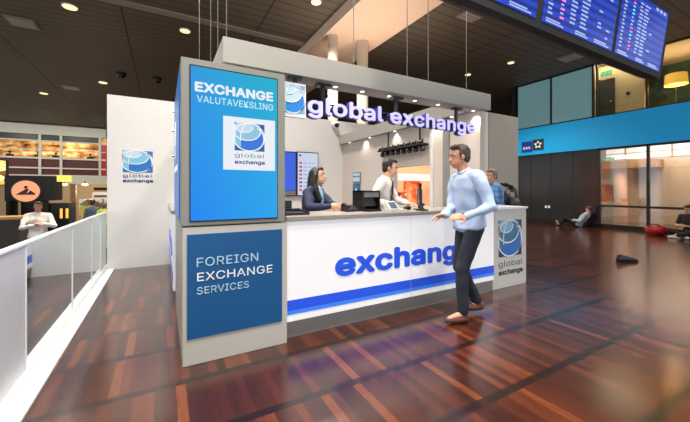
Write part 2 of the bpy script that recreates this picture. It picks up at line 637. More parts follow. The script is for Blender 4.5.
def text(name, s, P, width, size, m, parent, bold=0.0, depth=0.003, spacing=1.03, side=None):
    """lettering with its lower left at P(0,0,0); size = em height"""
    v, f, nz = text_geo(s, bold, 0.5, spacing)
    v, f, rep = embolden(v, f, bold)
    nz = nz * rep
    x0 = min(p[0] for p in v)
    x1 = max(p[0] for p in v)
    k = width / (x1 - x0)
    zz = [p[2] for p in v]
    z0, z1 = min(zz), max(zz)
    vs = [P((p[0] - x0) * k, p[1] * size, depth * (p[2] - z0) / (z1 - z0)) for p in v]
    mi = [0 if abs(n) > 0.5 else 1 for n in nz] if side else []
    return link_mesh(name, vs, f, mi, [m, side] if side else [m], parent)


def letters(s, P, width, size, m, side, parent, bold, depth):
    """each character a mesh of its own"""
    v, f, nz = text_geo(s, bold, 0.5, 1.04)
    x0 = min(p[0] for p in v)
    x1 = max(p[0] for p in v)
    k = width / (x1 - x0)
    par = list(range(len(v)))

    def find(a):
        while par[a] != a:
            par[a] = par[par[a]]
            a = par[a]
        return a
    for q in f:
        for b in q[1:]:
            par[find(b)] = find(q[0])
    isl = {}
    for i, q in enumerate(f):
        isl.setdefault(find(q[0]), []).append(i)
    for key in isl:
        fs = isl[key]
        used = sorted({i for j in fs for i in f[j]})
        ix = {a: b for b, a in enumerate(used)}
        gv, gf, rep = embolden([v[a] for a in used], [tuple(ix[a] for a in f[j]) for j in fs], bold)
        vs = [P((p[0] - x0) * k, p[1] * size, depth * (p[2] + 0.5)) for p in gv]
        link_mesh('letter', vs, gf, [0 if abs(nz[j]) > 0.5 else 1 for j in fs] * rep, [m, side], parent)


def ellipse(cx, cy, rx, ry, a0=0, a1=360, n=28):
    return [(cx + rx * math.cos(math.radians(a0 + (a1 - a0) * i / n)), cy + ry * math.sin(math.radians(a0 + (a1 - a0) * i / n))) for i in range(n + 1)]


def clip_sq(pts):
    """clip polygon to the unit square"""
    for ax, lim, sg in ((0, 0, 1), (0, 1, -1), (1, 0, 1), (1, 1, -1)):
        out = []
        for i in range(len(pts)):
            a, b = pts[i - 1], pts[i]
            ia, ib = sg * (a[ax] - lim) >= 0, sg * (b[ax] - lim) >= 0
            if ia != ib:
                t = (lim - a[ax]) / (b[ax] - a[ax])
                out.append((a[0] + t * (b[0] - a[0]), a[1] + t * (b[1] - a[1])))
            if ib:
                out.append(b)
        pts = out
    return pts


def globe_logo(P, s, parent, mats, sy=None, name='logo'):
    """square globe emblem with its lower left at P(0,0,0)"""
    sy = sy or s
    mb = MB()
    Q = lambda u, v, w: P(u * s, v * sy, w)
    d = 0.0012

    def region(pts, layer, m):
        p = clip_sq(pts)
        if len(p) > 2:
            mb.prism(p, Q, d * layer, d * (layer + 1), m)

    def line(pts, w, layer):
        pts = [p for p in pts if -0.01 <= p[0] <= 1.01 and -0.01 <= p[1] <= 1.01]
        for a, b in zip(pts, pts[1:]):
            dx, dy = b[0] - a[0], b[1] - a[1]
            L = math.hypot(dx, dy) or 1
            nx, ny = -dy / L * w, dx / L * w
            mb.prism([(a[0] + nx, a[1] + ny), (b[0] + nx, b[1] + ny), (b[0] - nx, b[1] - ny), (a[0] - nx, a[1] - ny)], Q, d * layer, d * (layer + 1), 4)
    region([(0, 0), (1, 0), (1, 1), (0, 1)], 0, 0)                       # navy square
    region(ellipse(0.47, 0.5, 0.53, 0.5)[:-1], 1, 1)                     # globe
    region(ellipse(0.40, 0.74, 0.46, 0.36)[:-1], 2, 2)                   # upper cap
    region(ellipse(0.30, 0.86, 0.30, 0.20)[:-1], 3, 3)
    region([(0, 0.18), (0.2, 0.12), (0.2, 0.62), (0, 0.7)], 3, 2)
    line(ellipse(0.47, 0.5, 0.53, 0.5), 0.018, 5)
    line(ellipse(0.40, 0.74, 0.46, 0.36, 150, 395), 0.018, 5)
    line(ellipse(0.30, 0.86, 0.30, 0.20, 180, 370), 0.015, 5)
    line(ellipse(0.55, 0.45, 0.36, 0.62, 120, 190), 0.015, 5)
    line(ellipse(0.35, 0.45, 0.62, 0.52, -50, 50), 0.015, 5)
    return mb.build(name, mats, parent)


LOGO = [M['lo_dark'], M['lo_mid'], M['lo_light'], M['lo_pale'], M['lo_line']]

# ================================================================== the setting
struct(box('floor', -0.9, 32.2, -6, 31.2, -0.2, 0, M['floor']))
struct(box('floor_lower', -14, -0.9, -6, 31.2, -0.95, -0.75, M['floor_low']))
struct(box('ceiling', -14, 13.45, -6, 31.2, 5.8, 6.0, M['ceiling']))
struct(box('ceiling_far', 13.45, 32, 8.95, 31.2, 5.8, 6.0, M['ceiling']))
struct(box('wall_far_right', 32, 32.2, 8, 31.2, 0, 5.8, M['far_dark']))
struct(box('trim_1', -14, 3.75, 9.25, 9.5, 5.765, 5.8, M['trim_light']))
struct(box('ceiling_bulkhead', 3.8, 5.45, -2, 24, 5.5, 5.8, M['bulkhead']))
for x, y, r in ((4.03, 7.9, 0.14), (4.92, 7.8, 0.16)):
    struct(MB().tube([(x, y, 0), (x, y, 5.5)], r, 24).build('column', M['column'], None, 0, True))
struct(box('wall_back', -0.805, 4.6, 6.6, 6.72, 0, 2.9, M['white_wall']))
struct(box('wall_far', -14, 32.2, 31.2, 31.4, -0.75, 5.8, M['beige']))

# right side of the booth: a wall with a pass-through
w = MB()
w.box(3.62, 3.72, 4.70, 6.6, 0, 2.36)
w.box(3.62, 3.72, 3.76, 4.70, 0, 1.06)
w.box(3.62, 3.72, 3.76, 4.70, 1.72, 2.36)
w.box(3.62, 3.72, 3.38, 3.76, 0, 2.36)
w.box(3.62, 3.72, 2.86, 3.38, 1.084, 2.36)
struct(w.build('wall_right', M['booth_wall']))
struct(box('trim_2', 3.60, 3.735, 3.70, 3.76, 1.06, 2.36, M['white_wall']))
struct(box('trim_3', 3.605, 3.735, 3.38, 3.50, 0, 2.36, M['grey_column']))
gp = box('grey_partition', 4.95, 6.2, 4.0, 4.5, 0, 2.77, M['grey_panel'], None, 0.004)
tag(gp, 'tall grey partition panel behind the man with the backpack', 'partition')
struct_gp = box('seam', 5.275, 5.29, 3.994, 4.0, 0.01, 2.76, M['dark_metal'], gp)
box('pale_face', 4.95, 5.275, 3.992, 4.0, 0.01, 2.76, M['booth_wall'], gp)

# ---------------------------------------------------------------- far right: the lounge wall
RX = 13.4
fascia = box('trim_4', RX - 0.1, RX + 0.25, 0.0, 8.85, 2.78, 3.88, M['blue_fascia'])
struct(fascia)
dp = MB().box(RX, RX + 0.1, 5.69, 8.8, 0, 2.78)
struct(dp.build('wall_lounge', M['dark_gloss']))
sm = MB()
for yy in (6.5, 7.3, 8.1):
    sm.box(RX - 0.006, RX, yy - 0.008, yy + 0.008, 0.1, 2.78)
struct(sm.build('trim_5', M['black_matt']))
struct(box('wall_lounge_end', RX, 19, 8.8, 8.95, 0, 6.2, M['frame']))
struct(box('trim_6', RX - 0.1, RX + 0.12, 8.72, 8.86, 0, 5.8, M['frame']))


def window(n, y0, y1, z0, z1, mull_y, mull_z, glass, fw=0.05):
    fr = MB()
    fr.box(RX - 0.03, RX + 0.07, y0, y0 + fw, z0, z1)
    fr.box(RX - 0.03, RX + 0.07, y1 - fw, y1, z0, z1)
    fr.box(RX - 0.03, RX + 0.07, y0, y1, z0, z0 + fw)
    fr.box(RX - 0.03, RX + 0.07, y0, y1, z1 - fw, z1)
    for yy in mull_y:
        fr.box(RX - 0.03, RX + 0.07, yy - fw / 2, yy + fw / 2, z0, z1)
    for zz in mull_z:
        fr.box(RX - 0.025, RX + 0.065, y0, y1, zz - fw / 2, zz + fw / 2)
    o = fr.build('window_%d' % n, M['frame'])
    struct(o)
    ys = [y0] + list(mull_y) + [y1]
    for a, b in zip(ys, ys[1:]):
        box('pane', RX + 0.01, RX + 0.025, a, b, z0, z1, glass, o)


window(1, 0.0, 5.69, 0.0, 2.78, [1.6, 2.96, 4.33], [0.77], M['glass_frost'], 0.07)
struct(box('trim_7', RX - 0.05, RX + 0.02, 0.0, 8.8, 0.0, 0.14, M['black_matt']))
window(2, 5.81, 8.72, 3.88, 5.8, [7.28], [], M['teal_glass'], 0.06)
window(3, 0.0, 5.75, 3.88, 5.8, [1.6, 2.96, 4.36], [], M['glass_clear'], 0.05)
# rooms behind the glass
struct(box('floor_upper', RX + 0.25, 19, -0.2, 8.8, 3.5, 3.88, M['beige_pale']))
struct(box('ceiling_upper', RX + 0.1, 19, -0.2, 8.8, 6.0, 6.2, M['beige_pale']))
struct(box('wall_corridor', 14.4, 14.55, 4.75, 8.8, 3.88, 6.0, M['beige']))
struct(box('wall_mosaic', 16.5, 16.6, -0.2, 8.8, 3.88, 6.0, M['mosaic']))
struct(box('wall_lounge_back', 17.0, 17.1, -0.2, 8.8, 0, 3.5, M['beige_pale']))
struct(box('wall_lounge_side', RX + 0.1, 19, -0.3, -0.2, 0, 6.2, M['beige_pale']))
wf = MB()
for i in range(9):
    yy = 6.9 - i * 0.72
    wf.box(16.96, 17.0, yy - 0.66, yy, 2.62, 3.1)
dl = wf.build('window_4', M['daylight'])
struct(dl)
mf = MB()
for i in range(10):
    mf.box(16.94, 17.0, 6.9 - i * 0.72, 6.96 - i * 0.72, 2.6, 3.12)
mf.box(16.945, 17.0, 0.5, 6.9, 2.84, 2.87)
mf.build('window_frame', M['wood'], dl)
tag(box('wood_bulkhead', 16.2, 16.9, 5.0, 7.3, 2.2, 2.5, M['wood']), 'long wooden box under the strip windows inside the glass lounge', 'bulkhead')
tag(MB().tube([(16.6, 6.25, 0), (16.6, 6.25, 2.2)], 0.22, 20).build('lounge_column', M['shop_peach'], None, 0, True),
    'glowing peach column inside the ground floor glass lounge', 'column')
# door upstairs
dr = struct(box('door_1', 14.34, 14.4, 5.58, 6.02, 3.88, 5.42, M['door']))
box('door_frame', 14.335, 14.4, 6.02, 6.07, 3.88, 5.47, M['black_matt'], dr)
box('handle', 14.30, 14.34, 5.63, 5.70, 4.55, 4.60, M['chrome'], dr)


def exit_sign(x, y, z, wy, h, label):
    o = thing('exit_sign', label, 'exit sign', (x, y, z), 'green exit signs')
    box('sign_box', x, x + 0.05, y - wy / 2, y + wy / 2, z, z + h, M['exit'], o, 0.004)
    P = left(x, y, z)
    mb = MB()
    mb.prism([(-0.05 * wy / 0.3, 0.2 * h), (0.02 * wy / .3, 0.5 * h), (0.04 * wy / .3, 0.8 * h), (-0.02 * wy / .3, 0.75 * h), (-0.08 * wy / .3, 0.45 * h)], P, 0.001, 0.004)
    mb.prism([(0.07 * wy / .3, 0.2 * h), (0.12 * wy / .3, 0.2 * h), (0.12 * wy / .3, 0.8 * h), (0.07 * wy / .3, 0.8 * h)], P, 0.001, 0.004)
    mb.build('pictogram', M['glow_white'], o)


exit_sign(14.2, 5.78, 5.52, 0.34, 0.17, 'green exit sign above the upstairs door')
exit_sign(16.3, 6.55, 2.52, 0.36, 0.17, 'green exit sign under the strip windows inside the glass lounge')
tag(MB().tube([(14.38, 5.20, 4.75), (14.40, 5.20, 4.75)], 0.06, 14).build('wall_fitting', M['black']), 'small dark round fitting on the beige wall beside the upstairs door', 'wall fitting')
lp = thing('standing_lamp', 'tall upstairs lamp with an orange drum shade', 'lamp', (15.0, 4.13, 3.88))
MB().tube([(15, 4.13, 3.88), (15, 4.13, 3.91)], 0.16, 20).build('base', M['steel'], lp)
MB().tube([(15, 4.13, 3.91), (15, 4.13, 4.9)], 0.018, 10).build('pole', M['steel'], lp)
MB().tube([(15, 4.13, 4.84), (15, 4.13, 5.2)], [0.29, 0.27], 28, 0, False).build('lamp_shade', M['shade'], lp)


# SAS and star squares on the fascia
def band_sign(y, z, s, m, label, name):
    o = thing(name, label, 'sign', (RX - 0.11, y - s / 2, z))
    box('panel', RX - 0.125, RX - 0.1, y - s, y, z, z + s, m, o)
    return o, left(RX - 0.125, y, z)


o, P = band_sign(8.42, 2.90, 0.44, M['sas_blue'], 'blue square sign with white SAS letters on the blue fascia', 'airline_sign')
text('lettering', 'SAS', lambda u, v, w: P(u + 0.06, v + 0.12, w), 0.32, 0.2, M['print_white'], o, bold=0.01)
o, P = band_sign(7.95, 2.94, 0.44, M['night'], 'dark square sign with a white five-piece star on the blue fascia', 'alliance_sign')
mb = MB()
for k in range(5):
    a = PI / 2 + k * 2 * PI / 5
    ca, sa = math.cos(a), math.sin(a)
    pt = lambda r, t: (0.22 + r * ca - t * sa, 0.22 + r * sa + t * ca)
    mb.prism([pt(0.17, 0), pt(0.075, -0.055), pt(0.06, 0), pt(0.075, 0.055)], P, 0.001, 0.004)
mb.build('star', M['print_white'], o)

# ================================================================== the booth
# ---- corner sign pillar
pl = thing('sign_pillar', 'grey corner pillar with a lit EXCHANGE screen above a blue FOREIGN EXCHANGE SERVICES panel', 'sign pillar', (0.53, 3.4, 0))
box('lower_body', 0.125, 0.935, 2.70, 4.2, 0.0, 1.04, M['pillar'], pl, 0.004)
box('upper_case', 0.115, 0.915, 2.695, 4.2, 1.05, 2.31, M['pillar_case'], pl, 0.004)
pb = box('blue_panel', 0.157, 0.888, 2.692, 2.702, 0.2, 0.985, M['blue_panel'], pl)
P = front(0, 2.692, 0)
text('lettering', 'FOREIGN', lambda u, v, w: P(0.222 + u, 0.74 + v, w), 0.462, 0.128, M['print_pale'], pb, bold=-0.008)
text('lettering', 'EXCHANGE', lambda u, v, w: P(0.225 + u, 0.63 + v, w), 0.578, 0.122, M['print_white'], pb, bold=0.002)
text('lettering', 'SERVICES', lambda u, v, w: P(0.223 + u, 0.53 + v, w), 0.385, 0.105, M['print_pale'], pb, bold=-0.008)
box('screen_bezel', 0.172, 0.85, 2.688, 2.70, 1.078, 2.262, M['black'], pl, 0.003)
sf = box('screen', 0.18, 0.842, 2.684, 2.69, 1.09, 2.25, M['screen_front'], pl)
P = front(0, 2.684, 0)
text('lettering', 'EXCHANGE', lambda u, v, w: P(0.208 + u, 2.066 + v, w), 0.60, 0.128, M['glow_white'], sf, bold=0.035)
text('lettering', 'VALUTAVEKSLING', lambda u, v, w: P(0.222 + u, 1.985 + v, w), 0.585, 0.098, M['glow_pale'], sf, bold=0.008)
lc = box('logo_card', 0.41, 0.822, 2.680, 2.684, 1.48, 1.90, M['glow_white'], sf)
P2 = front(0.495, 2.680, 1.635)
GLOWLOGO = [glow('lit_' + k, c, 0.95) for k, c in
            (('navy', (30, 84, 160)), ('blue', (24, 112, 214)), ('light', (140, 194, 224)), ('pale', (196, 218, 232)), ('line', (245, 250, 255)))]
globe_logo(P2, 0.238, sf, GLOWLOGO, 0.222)
GT = glow('lit_slate', (92, 112, 142), 0.95)
GN = glow('lit_navy_text', (44, 70, 130), 0.95)
text('lettering', 'global', lambda u, v, w: front(0.495, 2.680, 1.582)(u, v, w), 0.238, 0.062, GT, sf, bold=0.0)
text('lettering', 'exchange', lambda u, v, w: front(0.495, 2.680, 1.53)(u, v, w), 0.242, 0.055, GN, sf, bold=0.03)
ss = box('side_screen', 0.108, 0.116, 2.86, 4.05, 1.09, 2.25, M['screen_side'], pl)
globe_logo(left(0.108, 3.65, 1.62), 0.34, ss, GLOWLOGO)
text('lettering', 'global exchange', left(0.108, 3.85, 1.5), 0.74, 0.1, M['glow_white'], ss, bold=0.02)
for z in (1.7, 1.98, 2.2):
    MB().tube([(0.114, 4.12, z), (0.085, 4.12, z)], 0.014, 8).build('standoff', M['chrome'], pl)

# ---- front counter
sc = thing('service_counter', 'long white backlit counter with blue exchange lettering and blue stripe', 'counter', (2.3, 3.0, 0))
box('base', 0.955, 3.75, 2.79, 3.28, 0.0, 0.165, M['kick'], sc)
box('carcass', 0.955, 3.73, 2.80, 3.28, 0.165, 1.045, M['pedestal'], sc)
lpn = box('front_panel', 0.945, 3.72, 2.73, 2.80, 0.162, 1.04, M['counter_lit'], sc, 0.005)
box('worktop', 0.937, 3.76, 2.71, 3.36, 1.045, 1.083, M['worktop'], sc, 0.004)
P = front(0, 2.73, 0)
text('lettering', 'exchange', lambda u, v, w: P(1.416 + u, 0.512 + v, w), 1.865, 0.385, M['blue_letter'], lpn, bold=0.035, depth=0.006)
box('stripe', 0.947, 3.718, 2.7265, 2.732, 0.262, 0.352, M['blue_letter'], lpn)
box('light_stripe', 0.947, 3.718, 2.7268, 2.732, 0.225, 0.262, M['blue_bright'], lpn)
box('seam', 2.335, 2.338, 2.7255, 2.732, 0.17, 1.03, M['lo_pale'], lpn)

# ---- right hand pedestal
pd_ = thing('display_pedestal', 'white boxy pedestal with the globe emblem at the right end of the counter', 'pedestal', (4.13, 3.1, 0))
box('body', 3.775, 4.51, 2.792, 3.6, 0, 1.06, M['pedestal'], pd_, 0.004)
box('top', 3.764, 4.53, 2.775, 3.62, 1.06, 1.088, M['print_white'], pd_, 0.004)
globe_logo(front(3.90, 2.792, 0.42), 0.5, pd_, [M['lo_teal_dark'], M['lo_mid'], M['lo_teal'], M['lo_light'], M['lo_line']], 0.49)
text('lettering', 'global', front(3.90, 2.792, 0.285), 0.52, 0.16, M['slate'], pd_, bold=0.0)
text('lettering', 'exchange', front(3.90, 2.792, 0.18), 0.525, 0.125, M['black'], pd_, bold=0.03)

# ---- left hand counter behind the pillar
lc2 = thing('side_counter', 'white lit side counter with a blue stripe along the walkway behind the pillar', 'counter', (0.4, 5.4, 0))
box('base', 0.14, 0.70, 4.22, 6.58, 0, 0.165, M['kick'], lc2)
lp2 = box('front_panel', 0.10, 0.70, 4.215, 6.59, 0.165, 1.04, M['counter_lit'], lc2)
box('worktop', 0.08, 0.74, 4.21, 6.595, 1.045, 1.083, M['worktop'], lc2)
box('stripe', 0.096, 0.10, 4.22, 6.58, 0.24, 0.352, M['blue_letter'], lp2)
text('lettering', 'exchange', left(0.10, 6.3, 0.512), 1.7, 0.385, M['blue_letter'], lp2, bold=0.035, depth=0.006)

# ---- hung canopy: three beams
cn = thing('booth_canopy', 'pale grey hanging beam frame above the exchange counter', 'canopy', (2.1, 4.5, 2.36))
fb = box('front_beam', 0.424, 3.735, 2.785, 3.03, 2.36, 2.568, M['beam'], cn, 0.003)
box('side_beam', 0.424, 0.66, 3.031, 6.6, 2.36, 2.568, M['beam'], cn, 0.003)
rb = box('side_beam', 3.53, 3.735, 3.031, 6.6, 2.361, 2.568, M['beam'], cn, 0.003)
SPOTS = []
for x in (1.52, 1.84, 2.19, 2.56, 2.93, 3.28, 3.56):
    MB().tube([(x, 2.92, 2.357), (x, 2.92, 2.36)], 0.022, 14).build('downlight', M['lamp_white'], fb)
    SPOTS.append((x, 2.92, 2.33))
for y in (3.3, 3.9, 4.6, 5.4, 6.2):
    MB().tube([(3.575, y, 2.354), (3.575, y, 2.361)], 0.024, 14).build('downlight', M['lamp_white'], rb)
for x, y in ((0.47, 2.9), (1.75, 2.95), (2.43, 2.9), (2.75, 2.9), (3.43, 2.92), (0.5, 4.2), (0.5, 5.6), (0.47, 3.4)):
    MB().tube([(x, y, 2.565), (x, y, 5.8)], 0.005, 6).build('suspension_cable', M['steel'], cn)

# ---- hanging lettering and emblem
hs = thing('hanging_sign', 'lit violet-white global exchange letters hanging under the front beam', 'sign', (2.3, 2.9, 2.0))
letters('global exchange', front(1.19, 2.90, 2.05), 2.30, 0.292, M['letter_face'], M['letter_side'], hs, 0.024, 0.07)
for x in (1.38, 2.29, 3.25):
    h = MB()
    h.box(x - 0.075, x + 0.075, 2.875, 2.955, 2.338, 2.353)
    h.box(x - 0.016, x + 0.016, 2.91, 2.94, 2.08, 2.345)
    h.build('hanger', M['black'], hs)
rl = MB().box(1.17, 3.48, 2.902, 2.912, 2.095, 2.112).box(1.17, 3.48, 2.902, 2.912, 2.16, 2.172)
rl.build('mounting_rail', M['letter_side'], hs)
le = thing('hanging_emblem', 'square white hanging panel with the blue globe emblem left of the letters', 'sign', (1.05, 2.84, 1.98))
box('panel', 0.90, 1.162, 2.825, 2.86, 1.985, 2.30, M['print_white'], le, 0.003)
globe_logo(front(0.915, 2.825, 2.02), 0.235, le, [M['lo_light'], mat('emblem_blue', (28, 132, 214), 0.4), M['lo_pale'], M['print_pale'], M['lo_line']], 0.26)
MB().box(1.0, 1.12, 2.81, 2.89, 2.338, 2.353).box(1.045, 1.075, 2.83, 2.86, 2.28, 2.348).build('hanger', M['black'], le)

# ---- emblem on the white wall
we = thing('wall_emblem', 'blue globe emblem with global exchange words on the tall white wall at left', 'wall emblem', (-0.375, 6.59, 1.47))
globe_logo(front(-0.59, 6.598, 1.62), 0.435, we, [M['lo_mid'], M['lo_mid'], mat('emblem_cyan', (120, 190, 220), 0.4), M['lo_pale'], M['lo_line']], 0.37)
text('lettering', 'global', front(-0.59, 6.598, 1.54), 0.43, 0.10, M['slate'], we, bold=0.0)
text('lettering', 'exchange', front(-0.59, 6.598, 1.455), 0.44, 0.095, M['lo_dark'], we, bold=0.03)

# ---- screens, dome and notices on the booth's walls
tv = thing('wall_screen', 'wall screen showing plain bright blue beside the rates list', 'screen', (1.95, 6.56, 1.2))
box('bezel', 1.55, 2.475, 6.55, 6.598, 1.19, 2.13, M['black'], tv, 0.004)
box('picture', 1.58, 2.455, 6.546, 6.552, 1.31, 2.11, M['tv_blue'], tv)
box('caption_strip', 1.58, 2.455, 6.546, 6.552, 1.21, 1.30, M['dim_grey'], tv)
tv = thing('wall_screen', 'wall screen listing exchange rates beside small flags behind the seated woman', 'screen', (2.73, 6.56, 1.2))
box('bezel', 2.49, 2.985, 6.55, 6.598, 1.19, 2.14, M['black'], tv, 0.004)
pc = box('picture', 2.505, 2.97, 6.546, 6.552, 1.21, 2.12, M['tv_pale'], tv)
mb = MB()
RATEM = [M['flag_red'], M['flag_blue'], M['rate_grey']]
mb.box(2.53, 2.58, 6.543, 6.547, 2.04, 2.08, 1).build('list_mark', RATEM, pc)
for i in range(8):
    z = 1.9 - i * 0.083
    mb = MB()
    mb.box(2.54, 2.60, 6.543, 6.547, z - 0.02, z + 0.02, 0 if i % 3 != 2 else 1)
    for x in (2.64, 2.74, 2.84):
        mb.box(x, x + 0.06 + 0.02 * ((i * 3) % 2), 6.543, 6.547, z - 0.007, z + 0.007, 2)
    mb.build('rate_row', RATEM, pc)
dm = thing('dome_camera', 'small white dome camera high on the booth back wall', 'camera', (3.40, 6.52, 2.74))
MB().tube([(3.40, 6.6, 2.80), (3.40, 6.52, 2.80)], 0.075, 18).build('mount', M['print_white'], dm, 0, True)
MB().ell((3.42, 6.50, 2.78), (0.055, 0.055, 0.055)).build('lens', M['dome'], dm, 0, True)
nt = thing('wall_notice', 'grey framed notice above the blue card on the booth side wall', 'notice', (3.6, 5.95, 1.55))
box('frame', 3.60, 3.62, 5.80, 6.10, 1.47, 1.70, M['dim_grey'], nt)
mb = MB().box(3.597, 3.601, 5.82, 6.08, 1.62, 1.68).box(3.597, 3.601, 5.82, 6.08, 1.50, 1.59)
mb.build('sheet', M['print_pale'], nt)
nt = thing('wall_notice', 'blue card with a pale figure below the grey notice on the booth side wall', 'notice', (3.6, 5.95, 1.2))
box('card', 3.60, 3.62, 5.82, 6.10, 1.24, 1.45, M['card_blue'], nt)
text('figure', '4', left(3.6, 6.0, 1.30), 0.07, 0.14, M['print_white'], nt, bold=0.01)

# ---- black spotlight rig under the right beam
rg = thing('spotlight_rig', 'black hanging spotlight rail inside the booth above the orange view', 'spotlight rail', (3.54, 4.25, 1.95))
for x in (3.48, 3.60):
    MB().tube([(x, 3.80, 2.03), (x, 4.98, 2.03)], 0.013, 8).build('rail', M['black_matt'], rg)
for y in (3.95, 4.78):
    MB().tube([(3.57, y, 2.03), (3.57, y, 2.36)], 0.014, 8).build('hanger', M['black_matt'], rg)
MB().box(3.47, 3.61, 3.80, 4.98, 2.035, 2.05).build('tray', M['black_matt'], rg)
for i in range(8):
    y = 3.86 + i * 0.15
    s = MB()
    s.tube([(3.54, y, 2.06), (3.54, y, 2.12)], 0.012, 8)
    s.tube([(3.54, y, 2.0), (3.52, y - 0.02, 1.945)], [0.034, 0.044], 14)
    s.tube([(3.54, y, 2.03), (3.54, y, 1.97)], 0.01, 8)
    s.ell((3.54, y + 0.06, 2.075), (0.04, 0.05, 0.03))
    sp = s.build('spotlight', M['black'], rg)
    MB().tube([(3.519, y - 0.021, 1.944), (3.5185, y - 0.0215, 1.942)], 0.03, 12).build('lens', M['dome'], sp)

# ---- things standing on the counter
t = thing('document_tray', 'low black tray beside the pillar on the counter', 'tray', (1.10, 3.02, 1.083))
MB().box(0.97, 1.22, 2.88, 3.12, 1.083, 1.10).box(0.97, 1.22, 3.105, 3.12, 1.10, 1.135).box(0.97, 0.985, 2.88, 3.12, 1.10, 1.12).box(1.205, 1.22, 2.88, 3.12, 1.10, 1.12).build('tray_body', M['black'], t)
MB().box(0.995, 1.195, 2.90, 3.09, 1.10, 1.106).build('folder', M['navy'], t)
t = thing('desk_monitor', 'black monitor beside the document tray at the counter left end', 'monitor', (1.09, 3.26, 1.083))
MB().box(0.98, 1.16, 3.2, 3.32, 1.083, 1.092).build('foot', M['black'], t)
MB().box(1.05, 1.08, 3.25, 3.275, 1.09, 1.14).build('stand', M['black'], t)
MB().box(0.96, 1.17, 3.225, 3.25, 1.105, 1.21).build('shell', M['black'], t, 0.005)

t = thing('cash_terminal', 'grey topped dark cash terminal in front of the man in the white shirt', 'terminal', (2.05, 3.12, 1.083))
b = MB()
b.box(1.915, 1.935, 3.03, 3.25, 1.083, 1.315).box(2.135, 2.15, 3.03, 3.25, 1.083, 1.315).box(1.915, 2.15, 3.23, 3.25, 1.083, 1.315).box(1.915, 2.15, 3.03, 3.25, 1.295, 1.315)
b.build('housing', M['black'], t)
MB().box(1.936, 2.134, 3.035, 3.228, 1.24, 1.294).build('top_panel', M['dim_grey'], t)
MB().obox((2.035, 3.12, 1.19), (0.098, 0, 0), (0, 0.03, 0.052), (0, -0.004, 0.002)).build('display', M['terminal_plate'], t)
k = MB()
k.box(1.94, 2.13, 2.98, 3.1, 1.083, 1.105)
k.build('keypad', M['black_matt'], t)
t = thing('desk_phone', 'black desk telephone between the woman and the cash terminal', 'telephone', (1.80, 3.12, 1.083))
MB().prism([(0, 0), (0.14, 0), (0.14, 0.07), (0, 0.025)], lambda u, v, w: Vector((1.73 + w, 3.05 + u, 1.083 + v)), 0, 0.15).build('base', M['black'], t)
MB().tube([(1.75, 3.05, 1.135), (1.75, 3.09, 1.15), (1.75, 3.15, 1.165), (1.75, 3.19, 1.155)], [0.02, 0.014, 0.014, 0.02], 10).build('handset', M['black_matt'], t, 0, True)
t = thing('card_reader', 'pale tilted card reader with a dark screen on the counter', 'card reader', (2.22, 2.90, 1.083))
MB().prism([(0, 0), (0.12, 0), (0.12, 0.105), (0.085, 0.115), (0, 0.03)], lambda u, v, w: Vector((2.145 + w, 2.84 + u, 1.083 + v)), 0, 0.13).build('shell', M['paper'], t, 0.004)
MB().obox((2.21, 2.878, 1.1545), (0.045, 0, 0), (0, 0.03, 0.03), (0, -0.002, 0.002)).build('display', M['slate'], t)
t = thing('desk_monitor', 'slim black monitor turned side on beside the walking man', 'monitor', (2.72, 3.02, 1.083))
MB().tube([(2.72, 3.02, 1.083), (2.72, 3.02, 1.095)], 0.075, 18).build('foot', M['black'], t)
MB().tube([(2.72, 3.02, 1.095), (2.72, 3.02, 1.16)], 0.014, 10).build('stand', M['black'], t)
MB().obox((2.72, 3.02, 1.235), (0.06, 0.09, 0), (0.012, -0.008, 0), (0, 0, 0.105)).build('shell', M['black'], t, 0.004)
MB().obox((2.735, 3.01, 1.238), (0.052, 0.08, 0), (0.002, -0.0014, 0), (0, 0, 0.09)).build('display', M['dim_grey'], t)
MB().tube([(2.68, 2.96, 1.34), (2.68, 2.96, 1.40)], [0.016, 0.022], 12).build('webcam', M['black'], t)
t = thing('computer_mouse', 'small black mouse on the counter beside the slim monitor', 'mouse', (2.50, 2.98, 1.083))
MB().ell((2.50, 2.98, 1.110), (0.055, 0.035, 0.026)).build('shell', M['black'], t, 0, True)
MB().tube([(2.545, 2.98, 1.10), (2.57, 3.0, 1.088), (2.60, 3.03, 1.087)], 0.003, 6).build('cable', M['black'], t)
t = tag(MB().box(2.33, 2.45, 2.92, 3.08, 1.083, 1.092).box(2.335, 2.45, 2.925, 3.09, 1.092, 1.099).build('paper_stack', M['paper']), 'small stack of white papers on the counter beside the card reader', 'papers')
t = tag(MB().box(2.56, 2.64, 2.78, 2.9, 1.083, 1.10).tube([(2.6, 2.84, 1.1), (2.6, 2.84, 1.135), (2.62, 2.83, 1.16)], [0.03, 0.012, 0.02], 10).build('desk_stand', M['black_matt']), 'little black counter stand in front of the slim monitor', 'stand')

# ================================================================== departure board
BZ, BY = 2.96, 1.88
ta = math.radians(7.5)
ex = Vector((1, 0, 0))
ev = Vector((0, -math.sin(ta), math.cos(ta)))
en = Vector((0, -math.cos(ta), -math.sin(ta)))
def PB(u, v, w):
    return Vector((0, BY, BZ)) + ex * u + ev * v + en * w
db = thing('departure_board', 'hanging black departure board with three blue flight screens', 'departure board', (4.0, 2.0, 2.9))
mb = MB()
mb.add([PB(u, v, w) for u in (1.6, 6.16) for v, w in ((-0.06, 0.03), (0.86, 0.03), (0.86, -0.22), (0.0, -0.22), (-0.075, -0.05))],
       [(0, 1, 2, 3, 4), (9, 8, 7, 6, 5)] + [(i, (i + 1) % 5, (i + 1) % 5 + 5, i + 5) for i in range(5)])
mb.build('housing', M['black_matt'], db)
M['flight_text'] = glow('flight_text', (176, 194, 238), 0.95)
ROWM = [M['flight_text'], M['pink'], M['cyan']]
